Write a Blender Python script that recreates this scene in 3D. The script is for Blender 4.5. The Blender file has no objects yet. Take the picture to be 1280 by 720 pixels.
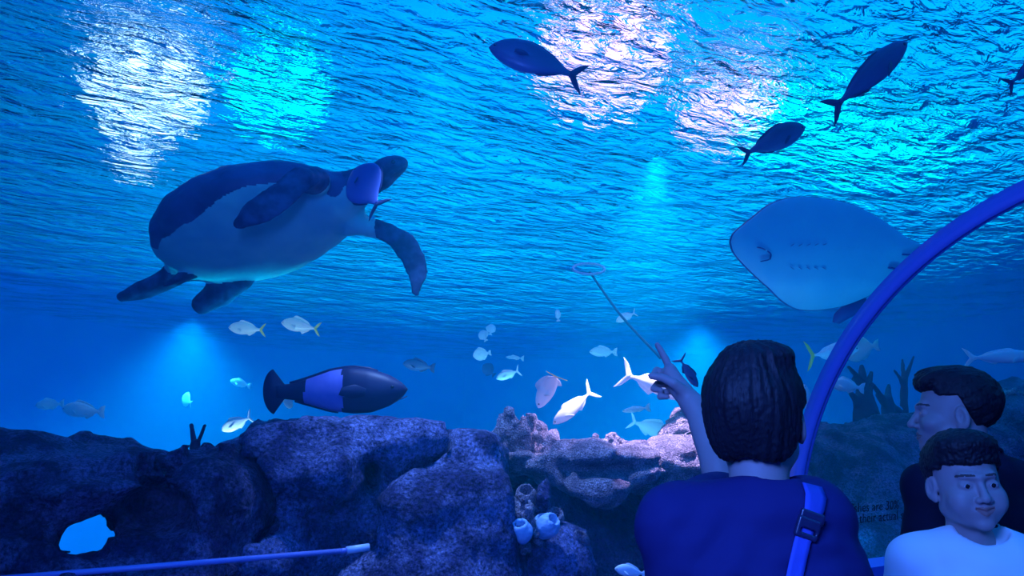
import bpy, math, random
import numpy as np
from mathutils import Vector, Matrix

random.seed(7)
scene = bpy.context.scene
COL = scene.collection
PI = math.pi
F = 930.0
PITCH = math.radians(11)
CAM = np.array([0.0, 0.0, 1.55])
cp, sp = math.cos(PITCH), math.sin(PITCH)

def ray(px, py):
    u = (px - 640) / F; v = (360 - py) / F
    return np.array([u, cp - v * sp, sp + v * cp])

def at(px, py, Y):
    """world point seen towards (px, py) lying at forward distance Y"""
    r = ray(px, py)
    return CAM + r * (Y / r[1])

# ---------------------------------------------------------------- objects
def link(o, parent=None):
    COL.objects.link(o)
    if parent is not None:
        o.parent = parent
    return o

def tag(o, label, cat=None, group=None, kind=None):
    if label: o['label'] = label
    if cat: o['category'] = cat
    if group: o['group'] = group
    if kind: o['kind'] = kind
    return o

def empty(name, loc=(0, 0, 0), rot=None):
    o = bpy.data.objects.new(name, None)
    o.empty_display_size = 0.05
    o.location = loc
    if rot is not None: o.rotation_euler = rot
    return link(o)

def mesh_obj(name, V, Fc, mats, parent=None, smooth=True, mi=None, loc=None):
    me = bpy.data.meshes.new(name)
    V = np.asarray(V, float)
    me.from_pydata(V.tolist(), [], [list(map(int, f)) for f in Fc])
    if not isinstance(mats, (list, tuple)): mats = [mats]
    for m in mats: me.materials.append(m)
    if mi is not None: me.polygons.foreach_set('material_index', np.asarray(mi, dtype=np.int32))
    me.polygons.foreach_set('use_smooth', [smooth] * len(me.polygons))
    me.update()
    o = bpy.data.objects.new(name, me)
    if loc is not None: o.location = loc
    return link(o, parent)

def fix_normals(o):
    import bmesh
    bm = bmesh.new(); bm.from_mesh(o.data)
    bmesh.ops.recalc_face_normals(bm, faces=bm.faces[:])
    bm.to_mesh(o.data); bm.free()
    return o

# ---------------------------------------------------------------- signed distance modelling
def P3(x): return np.asarray(x, np.float32)

def ln(v): return np.sqrt((v * v).sum(-1))

def ell(P, c, r, R=None):
    q = P - P3(c)
    if R is not None: q = q @ P3(R)      # columns of R are the local axes
    r = P3(r)
    k0 = ln(q / r); k1 = ln(q / (r * r)) + 1e-9
    return k0 * (k0 - 1.0) / k1

def cap(P, a, b, ra, rb=None):
    a = P3(a); b = P3(b)
    if rb is None: rb = ra
    ba = b - a; pa = P - a
    h = np.clip((pa @ ba) / (float(ba @ ba) + 1e-12), 0, 1)
    return ln(pa - h[..., None] * ba) - (ra + (rb - ra) * h)

def box(P, c, s, R=None, rd=0.0):
    q = P - P3(c)
    if R is not None: q = q @ P3(R)
    q = np.abs(q) - (P3(s) - rd)
    return ln(np.maximum(q, 0)) + np.minimum(q.max(-1), 0) - rd

def smin(a, b, k):
    h = np.clip(0.5 + 0.5 * (b - a) / k, 0, 1)
    return b + (a - b) * h - k * h * (1 - h)

def smax(a, b, k): return -smin(-a, -b, k)

def rotm(axis, ang):
    return np.array(Matrix.Rotation(ang, 3, axis))

_rng = np.random.default_rng(11)
_LAT = _rng.random((64, 64, 64)).astype(np.float32) * 2 - 1

def vnoise(P, s=1.0, off=0.0):
    q = P * s + 100.0 + off
    i = np.floor(q).astype(np.int32); f = (q - i).astype(np.float32)
    f = f * f * (3 - 2 * f)
    out = 0
    for dx in (0, 1):
        wx = f[..., 0] if dx else 1 - f[..., 0]
        for dy in (0, 1):
            wy = f[..., 1] if dy else 1 - f[..., 1]
            for dz in (0, 1):
                wz = f[..., 2] if dz else 1 - f[..., 2]
                out = out + wx * wy * wz * _LAT[(i[..., 0] + dx) & 63, (i[..., 1] + dy) & 63, (i[..., 2] + dz) & 63]
    return out

def fbm(P, s, n=3, off=0.0):
    a, t = 1.0, 0
    for k in range(n):
        t = t + a * vnoise(P, s * 2 ** k, off + 17.3 * k); a *= 0.5
    return t

def cells(P, s, off=0.0):
    """distance to the nearest jittered lattice point (knobbly coral, cobbles)"""
    q = P * s + 50.0 + off
    b = np.floor(q).astype(np.int32)
    best = np.full(q.shape[:-1], 9.0, np.float32)
    for dx in (-1, 0, 1):
        for dy in (-1, 0, 1):
            for dz in (-1, 0, 1):
                c = b + np.array([dx, dy, dz])
                h = c[..., 0] & 63; k = c[..., 1] & 63; l = c[..., 2] & 63
                j = np.stack([_LAT[h, k, l], _LAT[k, l, h], _LAT[l, h, k]], -1) * 0.4 + 0.5
                d = ln(c + j - q)
                best = np.minimum(best, d)
    return best

def surf(f, lo, hi, h, detail=None, band=None):
    """surface nets on a dense grid; detail(P) is subtracted near the surface only"""
    lo = np.asarray(lo, float); hi = np.asarray(hi, float)
    n = np.maximum(np.ceil((hi - lo) / h).astype(int), 2) + 1
    ax = [lo[i] + h * np.arange(n[i]) for i in range(3)]
    D = np.empty(n, np.float32)
    for i in range(n[0]):
        Y, Z = np.meshgrid(ax[1], ax[2], indexing='ij')
        Pt = np.stack([np.full_like(Y, ax[0][i]), Y, Z], -1).astype(np.float32)
        D[i] = f(Pt)
    if detail is not None:
        b = band or 0.15
        m = np.abs(D) < b
        I = np.argwhere(m)
        Pt = (lo + I * h).astype(np.float32)
        D[m] -= detail(Pt)
    D[0] = np.maximum(D[0], 1e-4); D[-1] = np.maximum(D[-1], 1e-4)
    D[:, 0] = np.maximum(D[:, 0], 1e-4); D[:, -1] = np.maximum(D[:, -1], 1e-4)
    D[:, :, 0] = np.maximum(D[:, :, 0], 1e-4); D[:, :, -1] = np.maximum(D[:, :, -1], 1e-4)
    S = D < 0
    nx, ny, nz = n - 1
    cnt = np.zeros((nx, ny, nz), np.int32); acc = np.zeros((nx, ny, nz, 3), np.float32)
    for ax_ in range(3):
        for a in (0, 1):
            for b_ in (0, 1):
                o0 = [0, 0, 0]; oth = [k for k in range(3) if k != ax_]
                o0[oth[0]] = a; o0[oth[1]] = b_
                o1 = list(o0); o1[ax_] = 1
                sl0 = tuple(slice(o0[k], o0[k] + (nx, ny, nz)[k]) for k in range(3))
                sl1 = tuple(slice(o1[k], o1[k] + (nx, ny, nz)[k]) for k in range(3))
                d0 = D[sl0]; d1 = D[sl1]
                c = S[sl0] != S[sl1]
                t = np.where(c, d0 / np.where(c, d0 - d1, 1), 0)
                cnt += c
                for k in range(3):
                    acc[..., k] += np.where(c, (o0[k] + (t if k == ax_ else 0)), 0)
    act = cnt > 0
    idx = -np.ones((nx, ny, nz), np.int64)
    idx[act] = np.arange(act.sum())
    I = np.argwhere(act)
    V = lo + h * (I + acc[act] / cnt[act][:, None])
    faces = []
    for ax_ in range(3):
        o = [k for k in range(3) if k != ax_]
        sl = [slice(1, None)] * 3; sl[ax_] = slice(0, None)
        n0 = [n[0], n[1], n[2]]
        s0 = [slice(1, n0[k] - 1) for k in range(3)]; s0[ax_] = slice(0, n0[ax_] - 1)
        s1 = list(s0); s1[ax_] = slice(1, n0[ax_])
        A = S[tuple(s0)]; B = S[tuple(s1)]
        for flip, M in ((False, A & ~B), (True, ~A & B)):
            J = np.argwhere(M)
            if not len(J): continue
            J = J + 1; J[:, ax_] -= 1
            def g(da, db):
                K = J.copy(); K[:, o[0]] -= da; K[:, o[1]] -= db
                return idx[K[:, 0], K[:, 1], K[:, 2]]
            q = np.stack([g(0, 0), g(1, 0), g(1, 1), g(0, 1)], 1)
            if (ax_ == 1) != flip: q = q[:, ::-1]
            faces.append(q)
    Fq = np.concatenate(faces) if faces else np.zeros((0, 4), int)
    return V, Fq

def sdf_obj(name, f, lo, hi, h, mats, parent=None, detail=None, band=None, mi=None, smooth_it=0, loc=None, keep=False):
    V, Fq = surf(f, lo, hi, h, detail, band)
    if not keep and len(V):          # drop crumbs: keep the largest connected piece
        lab = np.arange(len(V))
        E = np.concatenate([Fq[:, [0, 1]], Fq[:, [1, 2]], Fq[:, [2, 3]]])
        for _ in range(400):
            m = np.minimum(lab[E[:, 0]], lab[E[:, 1]]); old = lab.copy()
            np.minimum.at(lab, E[:, 0], m); np.minimum.at(lab, E[:, 1], m)
            lab = lab[lab]
            if (lab == old).all(): break
        r, c = np.unique(lab, return_counts=True)
        k = lab == r[c.argmax()]
        ren = -np.ones(len(V), int); ren[k] = np.arange(k.sum())
        Fq = ren[Fq[k[Fq[:, 0]]]]; V = V[k]
    m_i = mi(V[Fq].mean(1)) if mi is not None else None
    if loc is not None: V = V - np.asarray(loc)
    o = mesh_obj(name, V, Fq, mats, parent, True, m_i, loc)
    return o

# ---------------------------------------------------------------- lofts and tubes
def loft(rings, closed_u=True, caps=True):
    """rings: list of (n,3) arrays -> verts, faces"""
    R = [np.asarray(r, float) for r in rings]
    n = len(R[0]); V = np.concatenate(R); Fc = []
    for i in range(len(R) - 1):
        for j in range(n if closed_u else n - 1):
            k = (j + 1) % n
            Fc.append((i * n + j, i * n + k, (i + 1) * n + k, (i + 1) * n + j))
    if caps:
        Fc.append(tuple(range(n))[::-1]); Fc.append(tuple((len(R) - 1) * n + j for j in range(n)))
    return V, Fc

def tube(pts, rad, n=10, flat=None):
    pts = [np.asarray(p, float) for p in pts]
    if not hasattr(rad, '__len__'): rad = [rad] * len(pts)
    rings = []; up = None
    for i, p in enumerate(pts):
        t = pts[min(i + 1, len(pts) - 1)] - pts[max(i - 1, 0)]
        t = t / (np.linalg.norm(t) + 1e-9)
        if up is None:
            up = np.array([0, 0, 1.0]) if abs(t[2]) < 0.9 else np.array([1.0, 0, 0])
        s = np.cross(t, up); s /= np.linalg.norm(s)
        up = np.cross(s, t)
        a = np.linspace(0, 2 * PI, n, endpoint=False)
        fl = 1.0 if flat is None else flat
        rings.append(p + rad[i] * (np.cos(a)[:, None] * s + np.sin(a)[:, None] * up * fl))
    return loft(rings)

def bez(ctrl, n):
    """Catmull-Rom through control points"""
    c = [np.asarray(p, float) for p in ctrl]
    c = [2 * c[0] - c[1]] + c + [2 * c[-1] - c[-2]]
    out = []
    for i in range(1, len(c) - 2):
        for k in range(n):
            t = k / n
            out.append(0.5 * ((2 * c[i]) + (-c[i - 1] + c[i + 1]) * t + (2 * c[i - 1] - 5 * c[i] + 4 * c[i + 1] - c[i + 2]) * t * t
                              + (-c[i - 1] + 3 * c[i] - 3 * c[i + 1] + c[i + 2]) * t ** 3))
    out.append(c[-2])
    return np.array(out)

def slab(poly, thick, origin, ax, ay):
    """a flat outline given real thickness with a tapering rim; poly 2-D points"""
    o = np.asarray(origin, float); ax = np.asarray(ax, float); ay = np.asarray(ay, float)
    nrm = np.cross(ax, ay); nrm /= np.linalg.norm(nrm)
    poly = np.asarray(poly, float); c = poly.mean(0); n = len(poly)
    def ringp(s, z):
        q = c + (poly - c) * s
        return o + q[:, :1] * ax + q[:, 1:] * ay + nrm * z
    return loft([ringp(.93, -thick / 2), ringp(1, -thick * .15), ringp(1, thick * .15), ringp(.93, thick / 2)])

# ---------------------------------------------------------------- materials
def mat(name, col, rough=0.6, spec=0.4, noise=None, bump=None, emit=None, metal=0, sss=0):
    m = bpy.data.materials.new(name); m.use_nodes = True
    nt = m.node_tree; b = nt.nodes['Principled BSDF']
    b.inputs['Base Color'].default_value = (*col, 1)
    b.inputs['Roughness'].default_value = rough
    b.inputs['Specular IOR Level'].default_value = spec
    b.inputs['Metallic'].default_value = metal
    if emit:
        b.inputs['Emission Color'].default_value = (*emit[0], 1); b.inputs['Emission Strength'].default_value = emit[1]
    tc = nt.nodes.new('ShaderNodeTexCoord')
    if noise:      # (scale, second colour, low, high)
        n = nt.nodes.new('ShaderNodeTexNoise'); n.inputs['Scale'].default_value = noise[0]; n.inputs['Detail'].default_value = 6
        nt.links.new(tc.outputs['Object'], n.inputs['Vector'])
        r = nt.nodes.new('ShaderNodeValToRGB')
        r.color_ramp.elements[0].position = noise[2]; r.color_ramp.elements[1].position = noise[3]
        r.color_ramp.elements[0].color = (*col, 1); r.color_ramp.elements[1].color = (*noise[1], 1)
        nt.links.new(n.outputs['Fac'], r.inputs['Fac']); nt.links.new(r.outputs['Color'], b.inputs['Base Color'])
    if bump:       # (scale, strength, distance)
        n = nt.nodes.new('ShaderNodeTexNoise'); n.inputs['Scale'].default_value = bump[0]; n.inputs['Detail'].default_value = 8
        nt.links.new(tc.outputs['Object'], n.inputs['Vector'])
        bp = nt.nodes.new('ShaderNodeBump'); bp.inputs['Strength'].default_value = bump[1]; bp.inputs['Distance'].default_value = bump[2]
        nt.links.new(n.outputs['Fac'], bp.inputs['Height']); nt.links.new(bp.outputs['Normal'], b.inputs['Normal'])
    return m

def spot(name, loc, target, energy, col, size=60, blend=0.6, radius=0.05):
    l = bpy.data.lights.new(name, 'SPOT'); l.energy = energy; l.color = col
    l.spot_size = math.radians(size); l.spot_blend = blend; l.shadow_soft_size = radius
    o = bpy.data.objects.new(name, l); o.location = loc
    o.rotation_euler = (Vector(target) - Vector(loc)).to_track_quat('-Z', 'Y').to_euler()
    return link(o)

def area(name, loc, target, energy, col, sx, sy=None):
    l = bpy.data.lights.new(name, 'AREA'); l.energy = energy; l.color = col
    l.shape = 'RECTANGLE'; l.size = sx; l.size_y = sy or sx
    o = bpy.data.objects.new(name, l); o.location = loc
    o.rotation_euler = (Vector(target) - Vector(loc)).to_track_quat('-Z', 'Y').to_euler()
    return link(o)
# ================================================================ camera, look
cam_d = bpy.data.cameras.new('camera'); cam = bpy.data.objects.new('camera', cam_d); link(cam)
cam.location = CAM; cam.rotation_euler = (PI / 2 + PITCH, 0, 0)
cam_d.sensor_width = 36; cam_d.lens = 36 * F / 1280; cam_d.clip_start = 0.02; cam_d.clip_end = 200
scene.camera = cam
scene.view_settings.view_transform = 'Standard'; scene.view_settings.look = 'None'
scene.view_settings.gamma = 1; scene.view_settings.use_curve_mapping = False
scene.view_settings.exposure = 0.45
scene.cycles.max_bounces = 8; scene.cycles.transparent_max_bounces = 24; scene.cycles.volume_bounces = 2
scene.cycles.caustics_reflective = False; scene.cycles.caustics_refractive = True
scene.cycles.sample_clamp_indirect = 4.0

w = bpy.data.worlds.new('hall above the water'); scene.world = w; w.use_nodes = True
def world_nodes():
    nt = w.node_tree; N = nt.nodes.new; L = nt.links.new
    bg = nt.nodes['Background']; tc = N('ShaderNodeTexCoord'); sx = N('ShaderNodeSeparateXYZ')
    L(tc.outputs['Generated'], sx.inputs[0])
    r = N('ShaderNodeValToRGB'); e = r.color_ramp.elements
    e[0].position = 0.0; e[0].color = (0.0, .62, 1.0, 1); e[1].position = .75; e[1].color = (0.0, .16, .9, 1)
    m = e.new(.22); m.color = (0, .40, 1.0, 1)
    L(sx.outputs['Z'], r.inputs[0])
    # the hall is darker on its left side
    g = N('ShaderNodeMapRange'); g.inputs['From Min'].default_value = -.75; g.inputs['From Max'].default_value = -.05
    g.inputs['To Min'].default_value = .08; g.inputs['To Max'].default_value = 1.4
    L(sx.outputs['X'], g.inputs[0])
    L(r.outputs[0], bg.inputs[0]); L(g.outputs[0], bg.inputs[1])
world_nodes()

# ================================================================ tunnel frame of reference
TH = math.radians(60)
A2 = np.array([math.sin(TH), math.cos(TH)])           # along the tunnel
N2 = np.array([-math.cos(TH), math.sin(TH)])          # towards the tank
FOOT = np.array([1.055, 2.90]); RT = 1.21; ZC = 1.07
AX0 = FOOT - N2 * RT                                   # axis point at the rib

def tun(s, a, r, z0=ZC):
    """point of the vault: s along the axis from the rib, a angle from tank side up"""
    q = AX0 + A2 * s + N2 * (r * math.cos(a))
    return (q[0], q[1], z0 + r * math.sin(a))

def wallpt(s, out, z):
    q = FOOT + A2 * s + N2 * out
    return (q[0], q[1], z)

def npos(px, py, out):
    """point towards (px, py) at distance out beyond the tunnel side"""
    r = ray(px, py)
    t = (out + float(FOOT @ N2)) / float(r[:2] @ N2)
    return CAM + r * t

IOR = 1.065
ZS = 3.05                                              # water level
ZB = -0.2                                              # tank bed
OUT = [(-5.5, -3.5), (-6.6, 3), (-6.4, 9), (-4.5, 13), (-1, 15.6), (3, 15.4), (5.4, 12.8), (6.4, 9), (6.6, 7.0), (6.9, 5.0), (6.4, 1.5), (3, -2.5)]

# ---- water body with the tunnel cut out of it (one closed volume)
def water_body():
    m = bpy.data.materials.new('tank_water'); m.use_nodes = True; nt = m.node_tree; nt.nodes.clear()
    o = nt.nodes.new('ShaderNodeOutputMaterial'); t = nt.nodes.new('ShaderNodeBsdfTransparent')
    sc = nt.nodes.new('ShaderNodeVolumeScatter'); ab = nt.nodes.new('ShaderNodeVolumeAbsorption'); ad = nt.nodes.new('ShaderNodeAddShader')
    sc.inputs['Color'].default_value = (0.0, 0.75, 1.0, 1); sc.inputs['Density'].default_value = 0.056
    sc.inputs['Anisotropy'].default_value = 0.1
    ab.inputs['Color'].default_value = (0.05, 0.75, 0.97, 1); ab.inputs['Density'].default_value = 0.08
    nt.links.new(t.outputs[0], o.inputs['Surface'])
    nt.links.new(sc.outputs[0], ad.inputs[0]); nt.links.new(ab.outputs[0], ad.inputs[1]); nt.links.new(ad.outputs[0], o.inputs['Volume'])
    m.cycles.homogeneous_volume = True
    V = []; Fc = []
    n = len(OUT)
    for z in (ZB + .02, ZS - .045):
        for x, y in OUT: V.append((x * .999, y * .999, z))
    Fc.append(tuple(range(n))); Fc.append(tuple(range(2 * n - 1, n - 1, -1)))
    for i in range(n):
        k = (i + 1) % n; Fc.append((i, n + i, n + k, k))
    # closed tunnel-shaped hollow inside
    prof = [(RT + .036, ZB + .1)] + [((RT + .036) * math.cos(a), None, a) for a in np.linspace(0, PI, 41)] + [(-RT - .036, ZB + .1)]
    m0 = len(V); k = 0
    for s in (-4.2, 4.6):
        for p in prof:
            q = AX0 + A2 * s + N2 * p[0]
            z = p[1] if len(p) == 2 else ZC + (RT + .036) * math.sin(p[2])
            V.append((q[0], q[1], z))
    c = len(prof)
    for i in range(c):
        j = (i + 1) % c; Fc.append((m0 + i, m0 + j, m0 + c + j, m0 + c + i))
    Fc.append(tuple(m0 + i for i in range(c))); Fc.append(tuple(m0 + c + i for i in range(c - 1, -1, -1)))
    ob = mesh_obj('water', V, Fc, m, smooth=False)
    ob['kind'] = 'structure'
    return ob
water = water_body()

# check orientation of outer/inner shells with bmesh
def orient_water(o):
    import bmesh
    bm = bmesh.new(); bm.from_mesh(o.data); bm.faces.ensure_lookup_table()
    bmesh.ops.recalc_face_normals(bm, faces=bm.faces[:])
    c_in = Vector((AX0[0], AX0[1], 1.0))
    n = len(OUT)
    nout = n + 2
    for f in bm.faces:
        inner = f.index >= nout
        ce = f.calc_center_median()
        if inner:
            # hollow: normal must look into the hollow
            ax = Vector((AX0[0], AX0[1], ZC)) + Vector((A2[0], A2[1], 0)) * ((ce - c_in).dot(Vector((A2[0], A2[1], 0))))
            d = (ax - ce)
            if d.length < .2 : d = Vector((AX0[0], AX0[1], ce.z)) - ce
            if f.normal.dot(d) < 0: f.normal_flip()
        else:
            d = ce - Vector((0, 6, 1.4))
            if f.normal.dot(d) < 0: f.normal_flip()
    bm.to_mesh(o.data); bm.free()
orient_water(water)

# ---- rippled water surface
def wave_surface():
    xs = np.linspace(-6.9, 7.2, 470); ys = np.linspace(-3.8, 16, 640)
    X, Y = np.meshgrid(xs, ys, indexing='ij')
    Pn = np.stack([X * 0.8 + Y * .35, Y * 1.5 - X * 1.0, 0 * X], -1).astype(np.float32)
    Z = 0.020 * vnoise(Pn, 1.4) + 0.010 * vnoise(Pn, 3.4, 9)
    for (dx, dy, wl, am) in ((.35, 1, .62, .005), (-.5, 1, .43, .003)):
        Lc = math.hypot(dx, dy)
        Z += am * np.sin((X * dx + Y * dy) / Lc * 2 * PI / wl + 3 * vnoise(Pn, .7, 5))
    n0, n1 = X.shape
    V = np.stack([X, Y, ZS + Z], -1).reshape(-1, 3)
    i, j = np.meshgrid(np.arange(n0 - 1), np.arange(n1 - 1), indexing='ij'); a = (i * n1 + j).ravel()
    Fq = np.stack([a, a + n1, a + n1 + 1, a + 1], 1)
    m = bpy.data.materials.new('rippled_surface'); m.use_nodes = True; nt = m.node_tree; nt.nodes.clear()
    N = nt.nodes.new; L = nt.links.new
    o = N('ShaderNodeOutputMaterial'); tr = N('ShaderNodeBsdfRefraction'); tr.inputs['IOR'].default_value = IOR; tr.inputs['Roughness'].default_value = .0; gl = N('ShaderNodeBsdfGlossy'); mx = N('ShaderNodeMixShader')
    fr = N('ShaderNodeFresnel'); fr.inputs['IOR'].default_value = IOR
    tr.inputs['Color'].default_value = (.9, 1, 1, 1)
    gl.inputs['Roughness'].default_value = 0.03; gl.inputs['Color'].default_value = (.95, 1, 1, 1)
    tc = N('ShaderNodeTexCoord'); mp = N('ShaderNodeMapping'); L(tc.outputs['Object'], mp.inputs['Vector'])
    mp.inputs['Rotation'].default_value = (0, 0, math.radians(-34))
    mp2 = N('ShaderNodeMapping'); L(mp.outputs[0], mp2.inputs['Vector']); mp2.inputs['Scale'].default_value = (1.0, 2.2, 1)
    n1_ = N('ShaderNodeTexNoise'); n1_.inputs['Scale'].default_value = 6.0; n1_.inputs['Detail'].default_value = 4; n1_.inputs['Roughness'].default_value = .52; n1_.inputs['Distortion'].default_value = .5
    L(mp2.outputs[0], n1_.inputs['Vector'])
    bp = N('ShaderNodeBump'); bp.inputs['Strength'].default_value = 1.0; bp.inputs['Distance'].default_value = 0.085
    L(n1_.outputs['Fac'], bp.inputs['Height'])
    L(bp.outputs[0], fr.inputs['Normal']); L(bp.outputs[0], tr.inputs['Normal']); L(bp.outputs[0], gl.inputs['Normal'])
    L(fr.outputs[0], mx.inputs[0]); L(tr.outputs[0], mx.inputs[1]); L(gl.outputs[0], mx.inputs[2]); L(mx.outputs[0], o.inputs['Surface'])
    ob = mesh_obj('water_surface', V, Fq, m)
    ob['kind'] = 'structure'
wave_surface()

# ---- tank shell
M_wall = mat('tank_paint', (.05, .22, .55), .8, .1, noise=(1.2, (.03, .16, .45), .3, .7))
M_bed = mat('tank_sand', (.30, .34, .36), .9, .1, noise=(14, (.2, .23, .25), .3, .7), bump=(30, .5, .02))
def tank():
    n = len(OUT); names = ['wall_left', 'wall_left', 'wall_back', 'wall_back', 'wall_back', 'wall_back', 'wall_right', 'wall_right', 'wall_right', 'wall_right', 'wall_front', 'wall_front']
    groups = {}
    for i in range(n): groups.setdefault(names[i], []).append(i)
    c = np.array([0, 6.0])
    for nm, idx in groups.items():
        V = []; Fc = []
        for i in idx:
            a = np.array(OUT[i]); b = np.array(OUT[(i + 1) % n])
            d = b - a; o_ = np.array([d[1], -d[0]]); o_ /= np.linalg.norm(o_)
            if o_ @ ((a + b) / 2 - c) < 0: o_ = -o_
            k = len(V)
            for z in (ZB - .1, ZS + .35):
                for q in (a, b, b + o_ * .2, a + o_ * .2): V.append((q[0], q[1], z))
            Fc += [(k, k + 1, k + 2, k + 3), (k + 4, k + 7, k + 6, k + 5)] + [(k + j, k + 4 + j, k + 4 + (j + 1) % 4, k + (j + 1) % 4) for j in range(4)]
        o = fix_normals(mesh_obj(nm, V, Fc, M_wall, smooth=False)); o['kind'] = 'structure'
    V = [(x, y, ZB) for x, y in OUT] + [(x, y, ZB - .1) for x, y in OUT]
    Fc = [tuple(range(n)), tuple(range(2 * n - 1, n - 1, -1))] + [(i, n + i, n + (i + 1) % n, (i + 1) % n) for i in range(n)]
    o = fix_normals(mesh_obj('floor_tank', V, Fc, M_bed, smooth=False)); o['kind'] = 'structure'
tank()

# ---- acrylic vault, plinths, walkway
def acrylic():
    m = bpy.data.materials.new('clear_acrylic'); m.use_nodes = True; nt = m.node_tree; nt.nodes.clear()
    N = nt.nodes.new; L = nt.links.new
    o = N('ShaderNodeOutputMaterial'); tr = N('ShaderNodeBsdfTransparent'); gl = N('ShaderNodeBsdfGlossy'); mx = N('ShaderNodeMixShader')
    tr.inputs['Color'].default_value = (.97, .985, 1, 1); gl.inputs['Roughness'].default_value = .04
    mx.inputs[0].default_value = .03
    L(tr.outputs[0], mx.inputs[1]); L(gl.outputs[0], mx.inputs[2]); L(mx.outputs[0], o.inputs['Surface'])
    for nm, s0, s1 in (('acrylic_panel', -4.1, -.03), ('acrylic_panel', .03, 4.5)):
        rings = []
        for s in (s0, s1):
            rings.append([tun(s, a, RT - .005) for a in np.linspace(0, PI, 65)] + [tun(s, a, RT + .03) for a in np.linspace(PI, 0, 65)])
        V, Fc = loft(rings)
        ob = fix_normals(mesh_obj(nm, V, Fc, m)); ob['kind'] = 'structure'
        for p in ob.data.polygons:
            if len(p.vertices) > 4: p.use_smooth = False
acrylic()

M_plinth = mat('blue_plinth', (.10, .16, .75), .45, .4)
M_rib = mat('rib_sealant', (.11, .17, .62), .35, .6)
M_walk = mat('walkway', (.05, .06, .12), .6, .3)
def box_along(name, s0, s1, n0, n1, z0, z1, m, kind='structure'):
    V = []
    for z in (z0, z1):
        for s, n_ in ((s0, n0), (s1, n0), (s1, n1), (s0, n1)): V.append(wallpt(s, n_, z))
    Fc = [(0, 1, 2, 3), (4, 7, 6, 5), (0, 4, 5, 1), (1, 5, 6, 2), (2, 6, 7, 3), (3, 7, 4, 0)]
    o = fix_normals(mesh_obj(name, V, Fc, m, smooth=False))
    if kind: o['kind'] = kind
    return o
box_along('floor', -4.15, 4.55, -2 * RT, 0, -.1, 0, M_walk)
box_along('baseboard_left', -4.15, 4.55, -.10, .034, -.1, 1.05, M_plinth)
box_along('baseboard_right', -4.15, 4.55, -2 * RT - .034, -2 * RT + .10, -.1, 1.05, M_plinth)
M_end = mat('end_wall', (.03, .04, .2), .7, .2)
box_along('wall_tunnel_end', -4.3, -4.16, -2 * RT - .05, .05, -.1, 2.5, M_end)
box_along('wall_tunnel_far', 4.57, 4.68, -2 * RT - .05, .05, -.1, 2.5, M_end)

def rib():
    r0, r1 = RT - .022, RT + .032
    rings = []
    for a in np.linspace(0, PI, 90):
        rg = []
        for (r, s) in ((r0 + .012, -.019), (r0, -.012), (r0, -.004), (r0 + .006, 0), (r0, .004), (r0, .012), (r0 + .012, .019), (r1, .019), (r1, -.019)):
            rg.append(tun(s, a, r))
        rings.append(rg)
    V, Fc = loft(rings)
    o = fix_normals(mesh_obj('tunnel_rib', V, Fc, M_rib))
    tag(o, 'curved blue joint rib arching up over the acrylic tunnel behind the visitors', 'arch')
rib()

# ================================================================ lights
TILT = math.radians(2.5)
def hall_lamp(px, py, far, rad, col, strength, ztop=3.75, label='', stretch=1.0, group=None):
    """a round lamp hung over the water, far metres ahead, on the bearing of (px, py)"""
    r = ray(px, py); p = np.array([r[0] / r[1] * far, far, ztop])
    root = empty('hall_lamp', p)
    root.rotation_euler.z = math.atan2(-r[0], r[1])
    c = mat('lamp_glass', col, .5, .2, emit=(col, strength))
    hd = mat('lamp_housing', (.02, .02, .03), .5, .3)
    a = np.linspace(0, 2 * PI, 20, endpoint=False)
    lens_r = rad * .195
    def disc(cx, cy, k, z): return np.stack([cx + np.cos(a) * lens_r * k, cy + np.sin(a) * lens_r * k * stretch, 0 * a + z], 1)
    spots_ = [(0, 0)] + [(.58 * math.cos(q), .58 * math.sin(q)) for q in np.linspace(0, 2 * PI, 6, endpoint=False)] + [(1.02 * math.cos(q + .3), 1.02 * math.sin(q + .3)) for q in np.linspace(0, 2 * PI, 9, endpoint=False)]
    for cx, cy in spots_:
        cx *= rad; cy *= rad * stretch
        V, Fc = loft([disc(cx, cy, .1, -.05), disc(cx, cy, .6, -.045), disc(cx, cy, .95, -.02), disc(cx, cy, 1, .0), disc(cx, cy, 1, .02)])
        fix_normals(mesh_obj('lens', V, Fc, c, root))
    a2 = np.linspace(0, 2 * PI, 33)
    for k in (.58, 1.02):
        V, Fc = tube([np.array([math.cos(q) * rad * k, math.sin(q) * rad * k * stretch, .035]) for q in a2], .012, 6)
        fix_normals(mesh_obj('mounting_ring', V, Fc, hd, root))
    for q in (.3, .3 + PI / 2):
        V, Fc = tube([np.array([math.cos(q) * rad * k, math.sin(q) * rad * k * stretch, .05]) for k in (-1.02, 0, 1.02)], .014, 6)
        fix_normals(mesh_obj('cross_bar', V, Fc, hd, root))
    tag(root, label, 'lamp', group)
    return root
WH = (.66, .92, 1.0); PK = (1.0, .58, .92); TQ = (.0, .86, .74)
hall_lamp(192, 66, 5.0, .34, WH, 2.0, label='white lamp above the water at upper left, the larger of the two there', stretch=2.2)
hall_lamp(176, 140, 6.3, .16, WH, 2.0, label='small white lamp above the water over the turtle carapace', stretch=1.6)
hall_lamp(352, 75, 5.0, .30, TQ, 2.2, label='cyan lamp seen through ripples between the white lamps and the centre', stretch=2.2)
hall_lamp(757, 40, 4.55, .36, PK, 1.7, label='pinkish white lamp above the water beside the tail of the highest fish', stretch=1.9)
hall_lamp(912, 105, 5.4, .30, PK, 1.7, label='pink lamp above the water left of the cyan green lamp', stretch=1.8)
hall_lamp(1010, 140, 5.9, .45, TQ, 2.2, label='cyan green lamp seen through ripples between two dark fish', stretch=1.6)
hall_lamp(1120, 180, 6.7, .55, TQ, 2.2, label='cyan green lamp seen through ripples above the stingray', stretch=1.4)

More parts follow.
